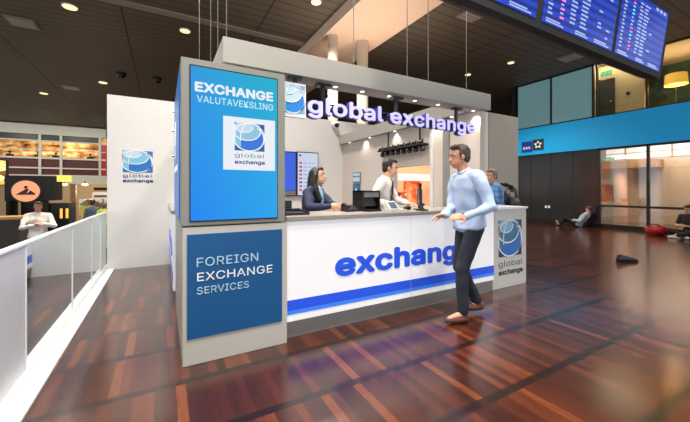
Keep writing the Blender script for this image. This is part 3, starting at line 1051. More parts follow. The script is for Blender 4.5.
for i, (x0, x1) in enumerate(((1.75, 3.13), (3.23, 4.66), (4.74, 6.06))):
    s = MB().prism([(x0, 0.02), (x1, 0.02), (x1, 0.79), (x0, 0.79)], PB, 0.031, 0.036).build('screen', M['flight'], db)
    mb = MB()
    wd = x1 - x0
    cl = [0.05, 0.20, 0.33, 0.47, 0.72, 0.86] if i < 2 else [0.05, 0.22, 0.36, 0.46, 0.62]
    for r in range(15):
        v = 0.70 - r * 0.042
        mb = MB()
        for j, c in enumerate(cl):
            if j >= 4 and random.random() < (0.72 if i < 2 else 0.9):
                continue
            L = (0.05, 0.045, 0.07, 0.10, 0.07, 0.05)[j] * wd * random.uniform(0.7, 1.2)
            mm = 0
            if j == 1:
                mm = random.choice((0, 1, 1, 2))
            mb.prism([(x0 + c * wd, v), (x0 + c * wd + L, v), (x0 + c * wd + L, v + 0.018), (x0 + c * wd, v + 0.018)], PB, 0.037, 0.038, mm)
        mb.build('flight_row', ROWM, s)
    mb = MB()
    for c, L in ((0.04, 0.22), (0.42, 0.18), (0.70, 0.24)):
        for dv in (0.055, 0.032):
            mb.prism([(x0 + c * wd, dv), (x0 + c * wd + L * wd * (0.8 if dv > 0.04 else 1), dv), (x0 + c * wd + L * wd * (0.8 if dv > 0.04 else 1), dv + 0.014), (x0 + c * wd, dv + 0.014)], PB, 0.037, 0.038, 0)
            mb.build('caption_line', ROWM, s)
            mb = MB()
    for c in (0.70, 0.79, 0.88):
        mb.prism([(x0 + c * wd, 0.735), (x0 + (c + 0.06) * wd, 0.735), (x0 + (c + 0.06) * wd, 0.77), (x0 + c * wd, 0.77)], PB, 0.037, 0.038, 0)
    mb.build('clock', ROWM, s)
for x in (2.3, 3.9, 5.5):
    MB().tube([(x, 1.95, 3.78), (x, 1.95, 5.8)], 0.03, 10).build('hanger_pole', M['black_matt'], db)

# ================================================================== ceiling fittings
DOWN = [(-1.98, 10.19, 0.17, 'large warm ceiling downlight near the top edge left of the pillar'),
        (-2.17, 16.7, 0.17, 'warm ceiling downlight just above the tall white wall'),
        (-4.8, 19.9, 0.17, 'warm ceiling downlight furthest left over the food hall'),
        (0.54, 10.15, 0.15, 'white ceiling downlight above the EXCHANGE screen pillar'),
        (3.17, 7.08, 0.13, 'ceiling downlight beside the pale bulkhead left edge'),
        (10.63, 7.13, 0.12, 'ceiling downlight between the departure board and the teal glass'),
        (10.28, 8.68, 0.12, 'ceiling downlight above the right end of the canopy')]
for x, y, r, lb in DOWN:
    o = thing('ceiling_downlight', lb, 'ceiling light', (x, y, 5.75), 'round ceiling downlights')
    MB().tube([(x, y, 5.77), (x, y, 5.8)], r, 24).build('ring', M['lamp_ring'], o)
    MB().tube([(x, y, 5.76), (x, y, 5.771)], r * 0.85, 24).build('diffuser', M['lamp'], o)
for x, y, lb in ((-3.28, 11.8, 'square ceiling vent at the top left corner'), (-3.5, 18.3, 'small square ceiling vent above the food hall downlights'),
                 (6.89, 5.66, 'square ceiling vent beside the departure board underside'), (12.0, 5.9, 'ceiling vent right under the departure board above the beige corridor')):
    o = thing('ceiling_vent', lb, 'vent', (x, y, 5.74), 'square ceiling vents')
    box('frame', x - 0.3, x + 0.3, y - 0.3, y + 0.3, 5.77, 5.8, M['vent'], o)
    mb = MB()
    for k in range(5):
        mb.box(x - 0.24, x + 0.24, y - 0.22 + k * 0.1, y - 0.18 + k * 0.1, 5.755, 5.772)
    mb.build('slats', M['lamp_ring'], o)
for x, y, lb in ((-1.4, 15.08, 'dark ceiling dome further left above the white wall'), (-0.21, 15.05, 'dark ceiling dome nearer the pillar above the white wall')):
    o = thing('ceiling_dome', lb, 'camera dome', (x, y, 5.6), 'dark ceiling domes')
    MB().tube([(x, y, 5.74), (x, y, 5.8)], 0.17, 18).build('collar', M['dome'], o)
    MB().ell((x, y, 5.72), (0.15, 0.15, 0.13)).build('bubble', M['dome'], o, 0, True)

# ================================================================== balustrade at left
BX = -0.80
bl = thing('glass_balustrade', 'white railed glass balustrade along the walkway at left', 'balustrade', (BX, 3.5, 0))
box('base_rail', BX - 0.09, BX + 0.0, -1.0, 6.58, 0.0, 0.10, M['rail_white'], bl, 0.004)
box('base_lip', BX + 0.0, BX + 0.10, -1.0, 6.58, 0.0, 0.025, M['rail_white'], bl, 0.003)
box('handrail', BX - 0.037, BX - 0.002, -1.0, 6.58, 0.945, 0.972, M['rail_white'], bl, 0.006)
ys = [-1.0, 0.4, 1.8, 2.98, 4.28, 5.32, 6.0, 6.58]
for a, b in zip(ys, ys[1:]):
    box('glass_pane', BX - 0.03, BX - 0.012, a + 0.006, b - 0.006, 0.09, 0.945, M['glass_frosted'] if b < 3.1 else M['glass_green'] if b > 6.5 else M['glass_rail'], bl)
for y in ys[2:-1]:
    box('joint_strip', BX - 0.034, BX - 0.006, y - 0.005, y + 0.005, 0.09, 0.945, M['rail_white'], bl)

# ================================================================== food hall beyond, left
YF = 29.0
struct(box('wall_food_hall', -14, -3.6, YF, YF + 0.4, 5.12, 5.7, M['fascia_far']))
struct(MB().add([(-14, YF, 2.28), (-3.2, YF, 2.28), (-3.2, YF - 1.2, 1.50), (-14, YF - 1.2, 2.15), (-14, YF + 1, 2.28), (-3.2, YF + 1, 2.28), (-3.2, YF + 1, 1.5), (-14, YF + 1, 1.5)],
                [(0, 1, 2, 3), (4, 5, 6, 7), (0, 3, 7, 4), (1, 2, 6, 5), (0, 1, 5, 4), (3, 2, 6, 7)]).build('trim_8', M['fascia_far']))
uw = MB()
for x in (-13, -11.2, -9.4, -7.19, -6.1, -3.95):
    uw.box(x - 0.07, x + 0.07, YF - 0.05, YF + 0.1, 2.28, 5.15)
for z, h in ((4.62, 0.045), (3.47, 0.06), (2.80, 0.05), (4.02, 0.03), (2.30, 0.05), (5.1, 0.05)):
    uw.box(-14, -3.6, YF - 0.03, YF + 0.08, z - h, z + h)
uwo = uw.build('window_5', M['fascia_far'])
struct(uwo)
box('dark_pane', -14, -3.9, YF + 0.09, YF + 0.14, 4.62, 5.12, M['far_dark'], uwo)
box('red_panel', -14, -3.95, YF + 0.09, YF + 0.14, 2.28, 3.47, M['far_red'], uwo)
struct(box('floor_restaurant', -14, -3.6, YF + 0.15, YF + 1.6, 2.28, 2.5, M['far_dark']))
struct(box('wall_restaurant', -14, -3.6, YF + 1.6, YF + 1.7, 3.2, 5.2, M['restaurant']))
struct(box('trim_9', -3.9, -3.3, YF - 0.02, YF + 0.1, 2.4, 4.55, M['red']))
struct(box('wall_cafe', -14, -0.4, 20.0, 20.2, -0.75, 1.62, M['beige']))
o = tag(box('snack_cabinet', -3.2, -2.55, 13.0, 13.9, -0.75, 0.92, M['black']), 'tall black cabinet behind the man in the white shirt at left', 'cabinet')
MB().box(-2.62, -2.56, 12.985, 13.0, 0.45, 0.75).box(-2.76, -2.70, 12.985, 13.0, 0.45, 0.75).build('lit_slot', M['shade'], o)
# kiosk with round sign
kz = thing('cafe_canopy', 'black cafe canopy carrying the round orange sign', 'canopy', (-3.3, 12.5, 1.0))
MB().box(-3.75, -2.70, 12.2, 13.0, 1.02, 1.72).build('canopy_box', M['black_matt'], kz, 0.01)
MB().box(-3.75, -3.67, 12.3, 12.9, -0.75, 1.02).build('post', M['black_matt'], kz)
MB().box(-3.62, -3.0, 12.9, 12.95, 0.5, 1.02).build('back_panel', M['far_dark'], kz)
rs = thing('round_sign', 'round orange sign with a dark reclining figure on the cafe canopy', 'sign', (-3.30, 12.18, 0.92))
MB().tube([(-3.30, 12.2, 1.29), (-3.30, 12.14, 1.29)], 0.33, 32).build('rim', M['black'], rs)
MB().tube([(-3.30, 12.14, 1.29), (-3.30, 12.13, 1.29)], 0.29, 32).build('disc', M['orange'], rs)
P0 = front(-3.30, 12.13, 1.29)
P = lambda u, v, w: P0(u * 0.72, v * 0.72, w)
mb = MB()
mb.prism([(-0.28, -0.14), (0.28, -0.14), (0.26, -0.07), (-0.2, -0.07)], P, 0.001, 0.008)
mb.prism([(-0.2, -0.07), (0.02, -0.07), (0.1, 0.06), (0.02, 0.1), (-0.08, 0.02)], P, 0.001, 0.008)
mb.prism([(0.05, -0.07), (0.24, -0.07), (0.14, 0.03)], P, 0.001, 0.008)
mb.prism(ellipse(0.0, 0.15, 0.055, 0.055, 0, 360, 14)[:-1], P, 0.001, 0.008)
mb.build('figure', M['black'], rs)
mb2 = thing('menu_lightbox', 'lit yellow food picture at the far left edge above the cafe', 'lightbox', (-4.0, 12.5, 1.4))
MB().box(-4.45, -3.78, 12.45, 12.6, 1.45, 2.15).build('case', M['black'], mb2)
MB().box(-4.43, -3.80, 12.44, 12.45, 1.47, 2.13).build('picture', M['food'], mb2)
ysn = tag(MB().box(-2.66, -2.34, 12.2, 12.3, 1.56, 1.74).build('hanging_sign', M['yellow_sign']), 'small lit yellow sign right of the black cafe canopy', 'sign')
fc = thing('cafe_counter', 'brown cafe counter with food display at far left', 'counter', (-4.6, 11.0, -0.75))
MB().box(-5.6, -3.0, 10.6, 11.2, -0.75, 0.62).build('body', M['door'], fc)
MB().box(-5.6, -2.95, 10.55, 11.25, 0.62, 0.68).build('top', M['wood'], fc)
MB().box(-4.4, -3.5, 10.8, 11.1, 0.68, 0.95).build('food_display', M['food'], fc)
sh = thing('shop_shelf', 'bright shelf of goods under a white canopy right of the cafe cabinet', 'shelf', (-1.9, 16.5, -0.75))
MB().box(-2.9, -0.85, 16.4, 16.9, -0.75, 0.95).build('goods_rack', M['goods'], sh)
MB().box(-2.45, -0.85, 16.2, 16.9, 0.95, 1.22).build('canopy', M['shop_white'], sh)
MB().box(-2.4, -1.75, 16.16, 16.2, 1.3, 1.42).build('menu_sign', M['black'], sh)
MB().box(-2.4, -1.2, 16.18, 16.2, 1.02, 1.12).build('menu_sign', M['vent'], sh)
pst = tag(box('beige_post', -3.02, -2.86, 15.6, 15.76, -0.75, 1.55, M['wood']), 'slim beige post between the black cabinet and the goods shelf', 'post')
for x, y, lb in ((-2.55, 15.4, 'small warm lamp under the soffit right of the yellow sign'), (-3.25, 15.9, 'small warm lamp on the beige post beside the cabinet')):
    o = thing('hall_lamp', lb, 'lamp', (x, y, 1.35), 'warm lamps in the food hall')
    MB().tube([(x, y, 1.56), (x, y, 1.66)], 0.02, 8).build('stem', M['black'], o)
    MB().ell((x, y, 1.52), (0.11, 0.11, 0.05)).build('bulb', M['lamp'], o, 0, True)

# ================================================================== orange shop seen through the pass-through
os_ = thing('orange_shop', 'orange and white shop stand seen through the booth side opening', 'shop stand', (6.8, 8.2, 0))
MB().box(5.4, 8.6, 8.5, 8.6, 0, 2.9).build('back_wall', M['shop_peach'], os_)
MB().box(5.5, 6.55, 8.35, 8.5, 0.2, 1.55).build('display', M['goods'], os_)
r1 = []
for k in range(13):
    a = k / 12
    r1.append((5.3 + 3.1 * a, 8.3 - 0.5 * math.sin(PI * a)))
mb = MB()
for (xa, ya), (xb, yb) in zip(r1, r1[1:]):
    mb.add([(xa, ya, 1.62), (xb, yb, 1.62), (xb, yb, 1.82), (xa, ya, 1.82), (xa, ya + 0.12, 1.62), (xb, yb + 0.12, 1.62), (xb, yb + 0.12, 1.82), (xa, ya + 0.12, 1.82)],
           [(0, 1, 2, 3), (4, 5, 6, 7), (0, 1, 5, 4), (3, 2, 6, 7), (0, 3, 7, 4), (1, 2, 6, 5)])
mb.build('curved_canopy', M['shop_white'], os_)
MB().box(6.72, 7.25, 7.95, 8.2, 0, 1.6).build('orange_rack', M['orange_goods'], os_)
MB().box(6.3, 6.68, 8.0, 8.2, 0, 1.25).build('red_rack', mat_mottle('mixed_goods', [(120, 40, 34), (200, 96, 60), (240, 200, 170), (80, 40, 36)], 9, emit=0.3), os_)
MB().box(5.5, 8.4, 7.7, 8.0, 0, 0.7).build('front_bench', M['shop_white'], os_)

# ================================================================== people
def remesh(mb, voxel, iters=3, amp=0.0, freq=9.0):
    me = bpy.data.meshes.new('tmp')
    me.from_pydata(mb.v, [], mb.f)
    bm = bmesh.new()
    bm.from_mesh(me)
    bmesh.ops.recalc_face_normals(bm, faces=bm.faces)
    bm.to_mesh(me)
    bm.free()
    o = bpy.data.objects.new('tmp', me)
    COL.objects.link(o)
    r = o.modifiers.new('r', 'REMESH')
    r.mode = 'VOXEL'
    r.voxel_size = voxel
    s = o.modifiers.new('s', 'SMOOTH')
    s.factor = 0.5
    s.iterations = iters
    bpy.context.view_layer.update()
    ev_ = bpy.data.meshes.new_from_object(o.evaluated_get(bpy.context.evaluated_depsgraph_get()))
    v = []
    for p in ev_.vertices:
        q = Vector(p.co)
        if amp:
            q += p.normal * amp * noise.noise(q * freq)
        v.append(tuple(q))
    f = [tuple(p.vertices) for p in ev_.polygons]
    bpy.data.objects.remove(o)
    bpy.data.meshes.remove(me)
    bpy.data.meshes.remove(ev_)
    return v, f


def solid(name, mb, voxel, m, parent, iters=3, amp=0.0, freq=9.0):
    v, f = remesh(mb, voxel, iters, amp, freq)
    if not v:
        return None
    return link_mesh(name, v, f, [], [m], parent, 0, True)


def ik(a, c, l1, l2, pole):
    a, c, pole = Vector(a), Vector(c), Vector(pole)
    d = c - a
    L = d.length
    if L > (l1 + l2) * 0.999:
        c = a + d * ((l1 + l2) * 0.999 / L)
        d = c - a
        L = d.length
    x = (l1 * l1 - l2 * l2 + L * L) / (2 * L)
    h = math.sqrt(max(l1 * l1 - x * x, 0))
    n = d / L
    p = pole - n * pole.dot(n)
    p.normalize()
    return a + n * x + p * h, c


def hand(mb, wrist, direction, palm, s, curl, side):
    """palm, four unequal fingers and a thumb off the palm's side"""
    d = Vector(direction).normalized()
    n = Vector(palm)
    n = (n - d * n.dot(d)).normalized()            # palm faces n
    lat = d.cross(n) * side                        # towards the thumb
    w = Vector(wrist)
    rot = Matrix((d, lat, n)).transposed()
    mb.ell(w + d * 0.045 * s, (0.052 * s, 0.041 * s, 0.016 * s), rot, 14, 8)
    mb.cap(w - d * 0.02 * s, w + d * 0.02 * s, 0.026 * s, 0.026 * s, 10)
    for k, (off, L) in enumerate(((0.029, 0.072), (0.010, 0.08), (-0.010, 0.074), (-0.028, 0.058))):
        b = w + d * 0.083 * s + lat * off * s
        a1 = curl * 0.6
        d1 = d * math.cos(a1) + n * math.sin(a1)
        k1 = b + d1 * L * 0.5 * s
        a2 = curl * 1.5
        d2 = d * math.cos(a2) + n * math.sin(a2)
        k2 = k1 + d2 * L * 0.5 * s
        mb.cap(b - d * 0.03 * s, k1, 0.0095 * s, 0.009 * s, 8)
        mb.cap(k1, k2, 0.009 * s, 0.0072 * s, 8)
    b = w + d * 0.02 * s + lat * 0.03 * s
    t1 = b + (d * 0.6 + lat * 0.65 + n * 0.35).normalized() * 0.04 * s
    t2 = t1 + (d * 0.85 + lat * 0.1 + n * (0.3 + curl * 0.4)).normalized() * 0.034 * s
    mb.cap(b, t1, 0.013 * s, 0.0105 * s, 8)
    mb.cap(t1, t2, 0.0105 * s, 0.008 * s, 8)


BONES = dict(pelvis=(0, 0, 0.95), waist=(0, 0, 1.10), chest=(0.005, 0, 1.29), collar=(-0.01, 0, 1.44), neck=(0.0, 0, 1.50), head=(0.02, 0, 1.625),
             sh_l=(-0.01, 0.185, 1.41), sh_r=(-0.01, -0.185, 1.41), el_l=(-0.04, 0.24, 1.12), el_r=(-0.04, -0.24, 1.12), wr_l=(0.04, 0.25, 0.88), wr_r=(0.04, -0.25, 0.88),
             hip_l=(0, 0.092, 0.92), hip_r=(0, -0.092, 0.92), kn_l=(0.03, 0.10, 0.50), kn_r=(0.03, -0.10, 0.50), an_l=(-0.02, 0.10, 0.085), an_r=(-0.02, -0.10, 0.085),
             to_l=(0.13, 0.12, 0.035), to_r=(0.13, -0.12, 0.035))


def person(label, loc, yaw, H=1.75, J=None, Jw=None, head=(0, 0, 0), hair='short', hair_m='hair_brown', skin='skin', top='white_shirt', bottom='trouser_dark', shoe='black_leather',
           sleeve=1.0, vox=0.010, curl=0.5, palm=None, width=1.0, faced=True, legs=True, group=None, jacket=False, pole=(-0.6, 0, -0.8), poles=None):
    s = H / 1.75
    R3 = Matrix.Rotation(math.radians(yaw), 3, 'Z')
    L = Vector(loc)
    j = {k: Vector(v) for k, v in BONES.items()}
    for k in ('sh_l', 'sh_r', 'el_l', 'el_r'):
        j[k].y *= width
    fixed = set()
    for k, v in (J or {}).items():
        j[k] = Vector(v)
        fixed.add(k)
    w = {k: L + R3 @ (v * s) for k, v in j.items()}
    for k, v in (Jw or {}).items():
        w[k] = Vector(v)
        fixed.add(k)
    for sd in 'lr':
        if 'wr_' + sd in fixed and 'el_' + sd not in fixed:
            pv = Vector((poles or {}).get(sd, (pole[0], 0.55 if sd == 'l' else -0.55, pole[2])))
            w['el_' + sd], w['wr_' + sd] = ik(w['sh_' + sd], w['wr_' + sd], 0.30 * s, 0.255 * s, R3 @ pv)
        if 'an_' + sd in fixed and 'kn_' + sd not in fixed:
            w['kn_' + sd], w['an_' + sd] = ik(w['hip_' + sd], w['an_' + sd], 0.435 * s, 0.425 * s, R3 @ Vector((1, 0, 0.2)))
    o = thing('person', label, 'person', L, group)
    latb = (w['hip_l'] - w['hip_r']).normalized()
    lats = (w['sh_l'] - w['sh_r']).normalized()

    def torso(mb, grow, upto=6, start=0, hem=0.0):
        spec = [('pelvis', -0.10, 0.085, 0.11, 0), ('pelvis', -0.03, 0.108, 0.158, 0), ('waist', -0.02, 0.096, 0.142, 0.4), ('chest', -0.05, 0.108, 0.158, 0.8), ('chest', 0.03, 0.112, 0.172 , 1), ('collar', -0.025, 0.09, 0.165, 1),
                ('collar', 0.02, 0.068, 0.10, 1), ('neck', 0.0, 0.055, 0.056, 1)]
        rings = []
        for i, (b, dz, rx, ry, t) in enumerate(spec[start:upto + 1]):
            up = (w['neck'] - w['pelvis']).normalized()
            la = latb.lerp(lats, t).normalized()
            fo = la.cross(up).normalized()
            c = w[b] + up * dz * s
            g = grow + (hem if i + start < 2 else 0)
            if hem and i + start == 0:
                c = w[b] - up * 0.07 * s
            rings.append([c + fo * (rx * s + g) * math.cos(2 * PI * k / 20) + la * (ry * s * width + g) * math.sin(2 * PI * k / 20) for k in range(20)])
        mb.rings(rings)

    # head frame
    hy, hp, hr = [math.radians(a) for a in head]
    HR = R3 @ Matrix.Rotation(hy, 3, 'Z') @ Matrix.Rotation(hp, 3, 'Y') @ Matrix.Rotation(hr, 3, 'X')
    hc = w['head']
    k9 = 0.93 * s
    hp_ = lambda x, y, z: hc + HR @ Vector((x * k9, y * k9, z * k9))
    sc3 = lambda a, b, c: (a * k9, b * k9, c * k9)
    b = MB()
    torso(b, 0.0, 7)
    b.cap(w['neck'] - Vector((0, 0, 0.06 * s)), hp_(-0.015, 0, -0.05), 0.056 * s, 0.052 * s)
    b.ell(hp_(-0.005, 0, 0.025), sc3(0.098, 0.077, 0.103), HR)
    b.ell(hp_(0.030, 0, -0.045), sc3(0.068, 0.060, 0.080), HR)
    b.ell(hp_(0.062, 0, -0.095), sc3(0.032, 0.032, 0.026), HR)
    b.cap(hp_(0.088, 0, 0.012), hp_(0.112, 0, -0.028), 0.011 * k9, 0.017 * k9, 10)
    b.ell(hp_(0.088, 0, -0.066), sc3(0.018, 0.028, 0.014), HR)
    for sg in (1, -1):
        b.ell(hp_(-0.005, sg * 0.078, -0.008), sc3(0.020, 0.010, 0.033), HR, 10, 8)
        b.ell(hp_(0.072, sg * 0.030, 0.024), sc3(0.020, 0.026, 0.010), HR, 10, 8)
    for sd in 'lr':
        b.cap(w['sh_' + sd], w['el_' + sd], 0.048 * s, 0.040 * s)
        b.cap(w['el_' + sd], w['wr_' + sd], 0.040 * s, 0.027 * s)
        b.cap(w['collar'], w['sh_' + sd], 0.06 * s, 0.05 * s)
        dd = w['wr_' + sd] - w['el_' + sd]
        pn = R3 @ Vector((0.1, -1 if sd == 'l' else 1, -0.2)) if palm is None else Vector(palm[sd])
        hd = dd if palm is None else Vector(palm['d' + sd])
        hand(b, w['wr_' + sd], hd, pn, s, curl, 1 if sd == 'l' else -1)
        if legs:
            b.cap(w['hip_' + sd], w['kn_' + sd], 0.080 * s, 0.053 * s)
            b.cap(w['kn_' + sd], w['an_' + sd], 0.052 * s, 0.036 * s)
            b.cap(w['an_' + sd], w['to_' + sd], 0.034 * s, 0.026 * s)
    solid('body', b, vox, M[skin], o, 3)
    # top
    c = MB()
    torso(c, 0.016 * s, 6, 0, 0.022 * s)
    for sd in 'lr':
        c.cap(w['collar'], w['sh_' + sd], 0.074 * s, 0.066 * s)
        if sleeve >= 0.99:
            c.cap(w['sh_' + sd], w['el_' + sd], 0.064 * s, 0.053 * s)
            c.cap(w['el_' + sd], w['el_' + sd].lerp(w['wr_' + sd], 0.92), 0.053 * s, 0.039 * s)
        else:
            c.cap(w['sh_' + sd], w['sh_' + sd].lerp(w['el_' + sd], sleeve), 0.064 * s, 0.058 * s)
    solid('jacket' if jacket else 'shirt', c, max(vox, 0.010), M[top], o, 1, 0.020 * s, 9)
    if not jacket and faced:
        cb = MB()
        up = (w['head'] - w['collar']).normalized()
        cb.tube([w['collar'] + up * 0.02 * s, w['neck'] + up * 0.004 * s], [0.078 * s, 0.061 * s], 20)
        cb.build('collar', M[top], o, 0, True)
    if legs:
        c = MB()
        torso(c, 0.014 * s, 2)
        for sd in 'lr':
            c.cap(w['hip_' + sd], w['kn_' + sd], 0.088 * s, 0.068 * s)
            c.cap(w['kn_' + sd], w['kn_' + sd].lerp(w['an_' + sd], 0.93), 0.067 * s, 0.055 * s)
        solid('trousers', c, max(vox, 0.012), M[bottom], o, 2, 0.012 * s, 8)
        for sd in 'lr':
            a, t = w['an_' + sd], w['to_' + sd]
            f3 = (t - a)
            f3.z = 0 if abs(f3.z) < 0.12 else f3.z
            f3.normalize()
            up3 = Vector((0, 0, 1)) if abs(f3.z) < 0.5 else Vector((f3.x, f3.y, 0)).normalized() * -1
            c = MB()
            hb = a - up3 * 0.045 * s - f3 * 0.035 * s
            c.cap(hb, hb + f3 * 0.12 * s, 0.040 * s, 0.044 * s)
            c.cap(hb + f3 * 0.12 * s, hb + f3 * 0.21 * s, 0.044 * s, 0.028 * s)
            c.cap(hb + up3 * 0.01 * s, a + up3 * 0.01 * s, 0.040 * s, 0.044 * s)
            solid('shoe', c, max(vox, 0.010), M[shoe], o, 2)
    # hair
    c = MB()
    c.ell(hp_(-0.026, 0, 0.040), sc3(0.098, 0.086, 0.098), HR)
    c.ell(hp_(-0.050, 0, -0.01), sc3(0.062, 0.080, 0.075), HR)
    if hair == 'short':
        c.ell(hp_(0.040, 0.012, 0.108), sc3(0.055, 0.066, 0.030), HR)
        for sg in (1, -1):
            c.cap(hp_(0.012, sg * 0.074, 0.03), hp_(0.015, sg * 0.074, -0.012), 0.014 * k9, 0.008 * k9, 8)
    elif hair == 'long':
        c.ell(hp_(0.030, 0.01, 0.098), sc3(0.056, 0.070, 0.038), HR)
        for sg in (1, -1):
            c.tube([hp_(0.0, sg * 0.060, 0.07), hp_(-0.01, sg * 0.086, 0.0), hp_(-0.035, sg * 0.096, -0.10), hp_(0.0, sg * 0.105, -0.22), hp_(0.04, sg * 0.10, -0.34), hp_(0.04, sg * 0.09, -0.40)],
                   [0.03 * k9, 0.04 * k9, 0.045 * k9, 0.046 * k9, 0.04 * k9, 0.012 * k9], 12)
        c.tube([hp_(-0.05, 0, 0.05), hp_(-0.075, 0, -0.06), hp_(-0.085, 0, -0.2), hp_(-0.09, 0, -0.34), hp_(-0.085, 0, -0.40)], [0.08 * k9, 0.085 * k9, 0.088 * k9, 0.075 * k9, 0.02 * k9], 14)
    solid('hair', c, max(vox * 0.9, 0.008), M[hair_m], o, 2, 0.004, 40)
    if faced:
        for sg in (1, -1):
            e = MB().ell(hp_(0.081, sg * 0.031, 0.002), sc3(0.012, 0.015, 0.009), HR, 10, 8).build('eye', M['eye_white'], o, 0, True)
            MB().ell(hp_(0.0905, sg * 0.031, 0.002), sc3(0.0045, 0.007, 0.007), HR, 8, 6).build('iris', M['iris'], e, 0, True)
            MB().tube([hp_(0.090, sg * 0.012, 0.026), hp_(0.091, sg * 0.032, 0.034), hp_(0.080, sg * 0.052, 0.028)], [0.004 * k9, 0.0055 * k9, 0.003 * k9], 6).build('eyebrow', M[hair_m], o, 0, True)
        MB().ell(hp_(0.1035, 0, -0.064), sc3(0.006, 0.024, 0.005), HR, 10, 6).ell(hp_(0.1025, 0, -0.073), sc3(0.006, 0.020, 0.006), HR, 10, 6).build('mouth', M['lips'], o, 0, True)
    return o, w, R3


def front_dir(w):
    la = (w['sh_l'] - w['sh_r']).normalized()
    up = (w['neck'] - w['pelvis']).normalized()
    return la.cross(up).normalized(), la, up


def strip(name, w, spec, m, o):
    """cloth strip lying on the chest; spec rows: bone, up offset, forward offset, half width"""
    fo, la, up = front_dir(w)
    rings = []
    for b, dz, df, hw in spec:
        c = w[b] + up * dz + fo * df
        rings.append([c - la * hw, c - fo * 0.012 - la * hw * 0.6, c - fo * 0.012 + la * hw * 0.6, c + la * hw, c + fo * 0.012])
    return MB().rings(rings).build(name, m, o, 0, True)


# the woman at the counter
o, w, R3 = person('woman with long dark hair in a navy jacket leaning on the counter, hands clasped', (1.60, 3.78, 0), -50, 1.63,
    J=dict(chest=(0.05, 0, 1.28), collar=(0.07, 0, 1.42), neck=(0.085, 0, 1.48), head=(0.125, 0, 1.60), sh_l=(0.07, 0.175, 1.39), sh_r=(0.07, -0.175, 1.39)),
    Jw=dict(wr_l=(1.78, 3.36, 1.135), wr_r=(1.655, 3.30, 1.14)), head=(8, -3, 0), hair='long', hair_m='hair_black', skin='skin', top='navy', jacket=True,
    bottom='charcoal', vox=0.0075, curl=0.75, palm=dict(l=(-0.5, -0.3, -0.3), dl=(-0.1, -0.95, 0), r=(0.6, 0.4, -0.2), dr=(0.75, -0.55, 0.05)), poles=dict(l=(-0.3, 0.8, -0.6), r=(-0.3, -0.8, -0.6)), width=0.94)
strip('scarf', w, [('neck', 0.0, 0.062, 0.05), ('collar', -0.02, 0.098, 0.07), ('chest', 0.03, 0.135, 0.06), ('chest', -0.08, 0.135, 0.045), ('waist', 0.0, 0.118, 0.03)], M['scarf'], o)

# the man behind the counter
o, w, R3 = person('man in a white shirt and dark tie standing behind the counter', (2.60, 3.70, 0), -48, 1.77,
    J=dict(chest=(0.05, 0, 1.28), collar=(0.085, 0, 1.43), neck=(0.105, 0, 1.485), head=(0.15, 0, 1.60), sh_l=(0.08, 0.185, 1.40), sh_r=(0.08, -0.185, 1.40)),
    Jw=dict(wr_l=(2.80, 3.32, 1.14), wr_r=(2.45, 3.25, 1.14)), head=(10, 12, 0), hair_m='hair_black', skin='skin', top='white_shirt', bottom='charcoal', vox=0.0075,
    palm=dict(l=(0, 0, -1), dl=(0.2, -1, 0), r=(0, 0, -1), dr=(0.1, -1, 0)), curl=0.5)
strip('tie', w, [('neck', -0.02, 0.07, 0.018), ('collar', 0.0, 0.108, 0.022), ('chest', 0.03, 0.142, 0.03), ('chest', -0.08, 0.145, 0.036), ('waist', 0.0, 0.132, 0.04), ('waist', -0.05, 0.13, 0.008)], M['tie'], o)

# the man walking past in front
o, w, R3 = person('man in a pale blue shirt and dark trousers walking past in front of the counter', (2.77, 2.32, 0), 164, 1.80,
    J=dict(chest=(0.02, 0, 1.29), collar=(0.045, 0, 1.43), neck=(0.065, 0, 1.49), head=(0.11, 0, 1.615), sh_l=(0.03, 0.19, 1.41), sh_r=(0.04, -0.185, 1.40),
           an_l=(0.13, 0.09, 0.085), to_l=(0.285, 0.10, 0.05), an_r=(-0.15, -0.085, 0.115), to_r=(-0.005, -0.10, 0.035)),
    Jw=dict(wr_l=(2.51, 2.15, 1.06), wr_r=(2.52, 2.42, 1.06)), head=(-12, 8, 0), hair_m='hair_brown', skin='skin_tan', top='blue_shirt', bottom='trouser_dark', shoe='brown_leather', vox=0.0075,
    palm=dict(l=(0, 0.6, -0.6), dl=(-1, 0.1, 0.15), r=(0.2, -0.5, -1), dr=(-0.9, 0.3, 0)), curl=0.7, poles=dict(l=(-0.25, 0.35, -1), r=(-0.25, -0.4, -1)))

# the man with the backpack
o, w, R3 = person('grey haired man in a blue plaid shirt behind the white pedestal', (4.77, 3.50, 0), 142, 1.68,
    J=dict(head=(0.04, 0, 1.61)), head=(30, 6, 0), hair_m='hair_grey', skin='skin_tan', top='plaid', bottom='charcoal', vox=0.010)
fwd = R3 @ Vector((1, 0, 0))
lat = R3 @ Vector((0, 1, 0))
c0 = Vector((4.77, 3.50, 0)) - fwd * 0.26
bp = thing('backpack', 'grey mottled backpack worn by the man in the blue plaid shirt', 'backpack', c0 + Vector((0, 0, 0.9)))
mb = MB()
rot = Matrix((fwd, lat, Vector((0, 0, 1)))).transposed()
mb.ell(c0 + Vector((0, 0, 1.17)), (0.10, 0.155, 0.25), rot, 18, 12)
mb.ell(c0 + Vector((0, 0, 1.06)) - fwd * 0.05, (0.09, 0.13, 0.14), rot, 18, 12)
solid('pack_body', mb, 0.015, M['pack'], bp, 2, 0.012, 9)
mb = MB()
for s_ in (0.09, -0.09):
    mb.tube([c0 + Vector((0, 0, 1.36)) + lat * s_, c0 + Vector((0, 0, 1.43)) + lat * s_ + fwd * 0.12], 0.02, 8)
mb.build('shoulder_strap', M['black_matt'], bp, 0, True)

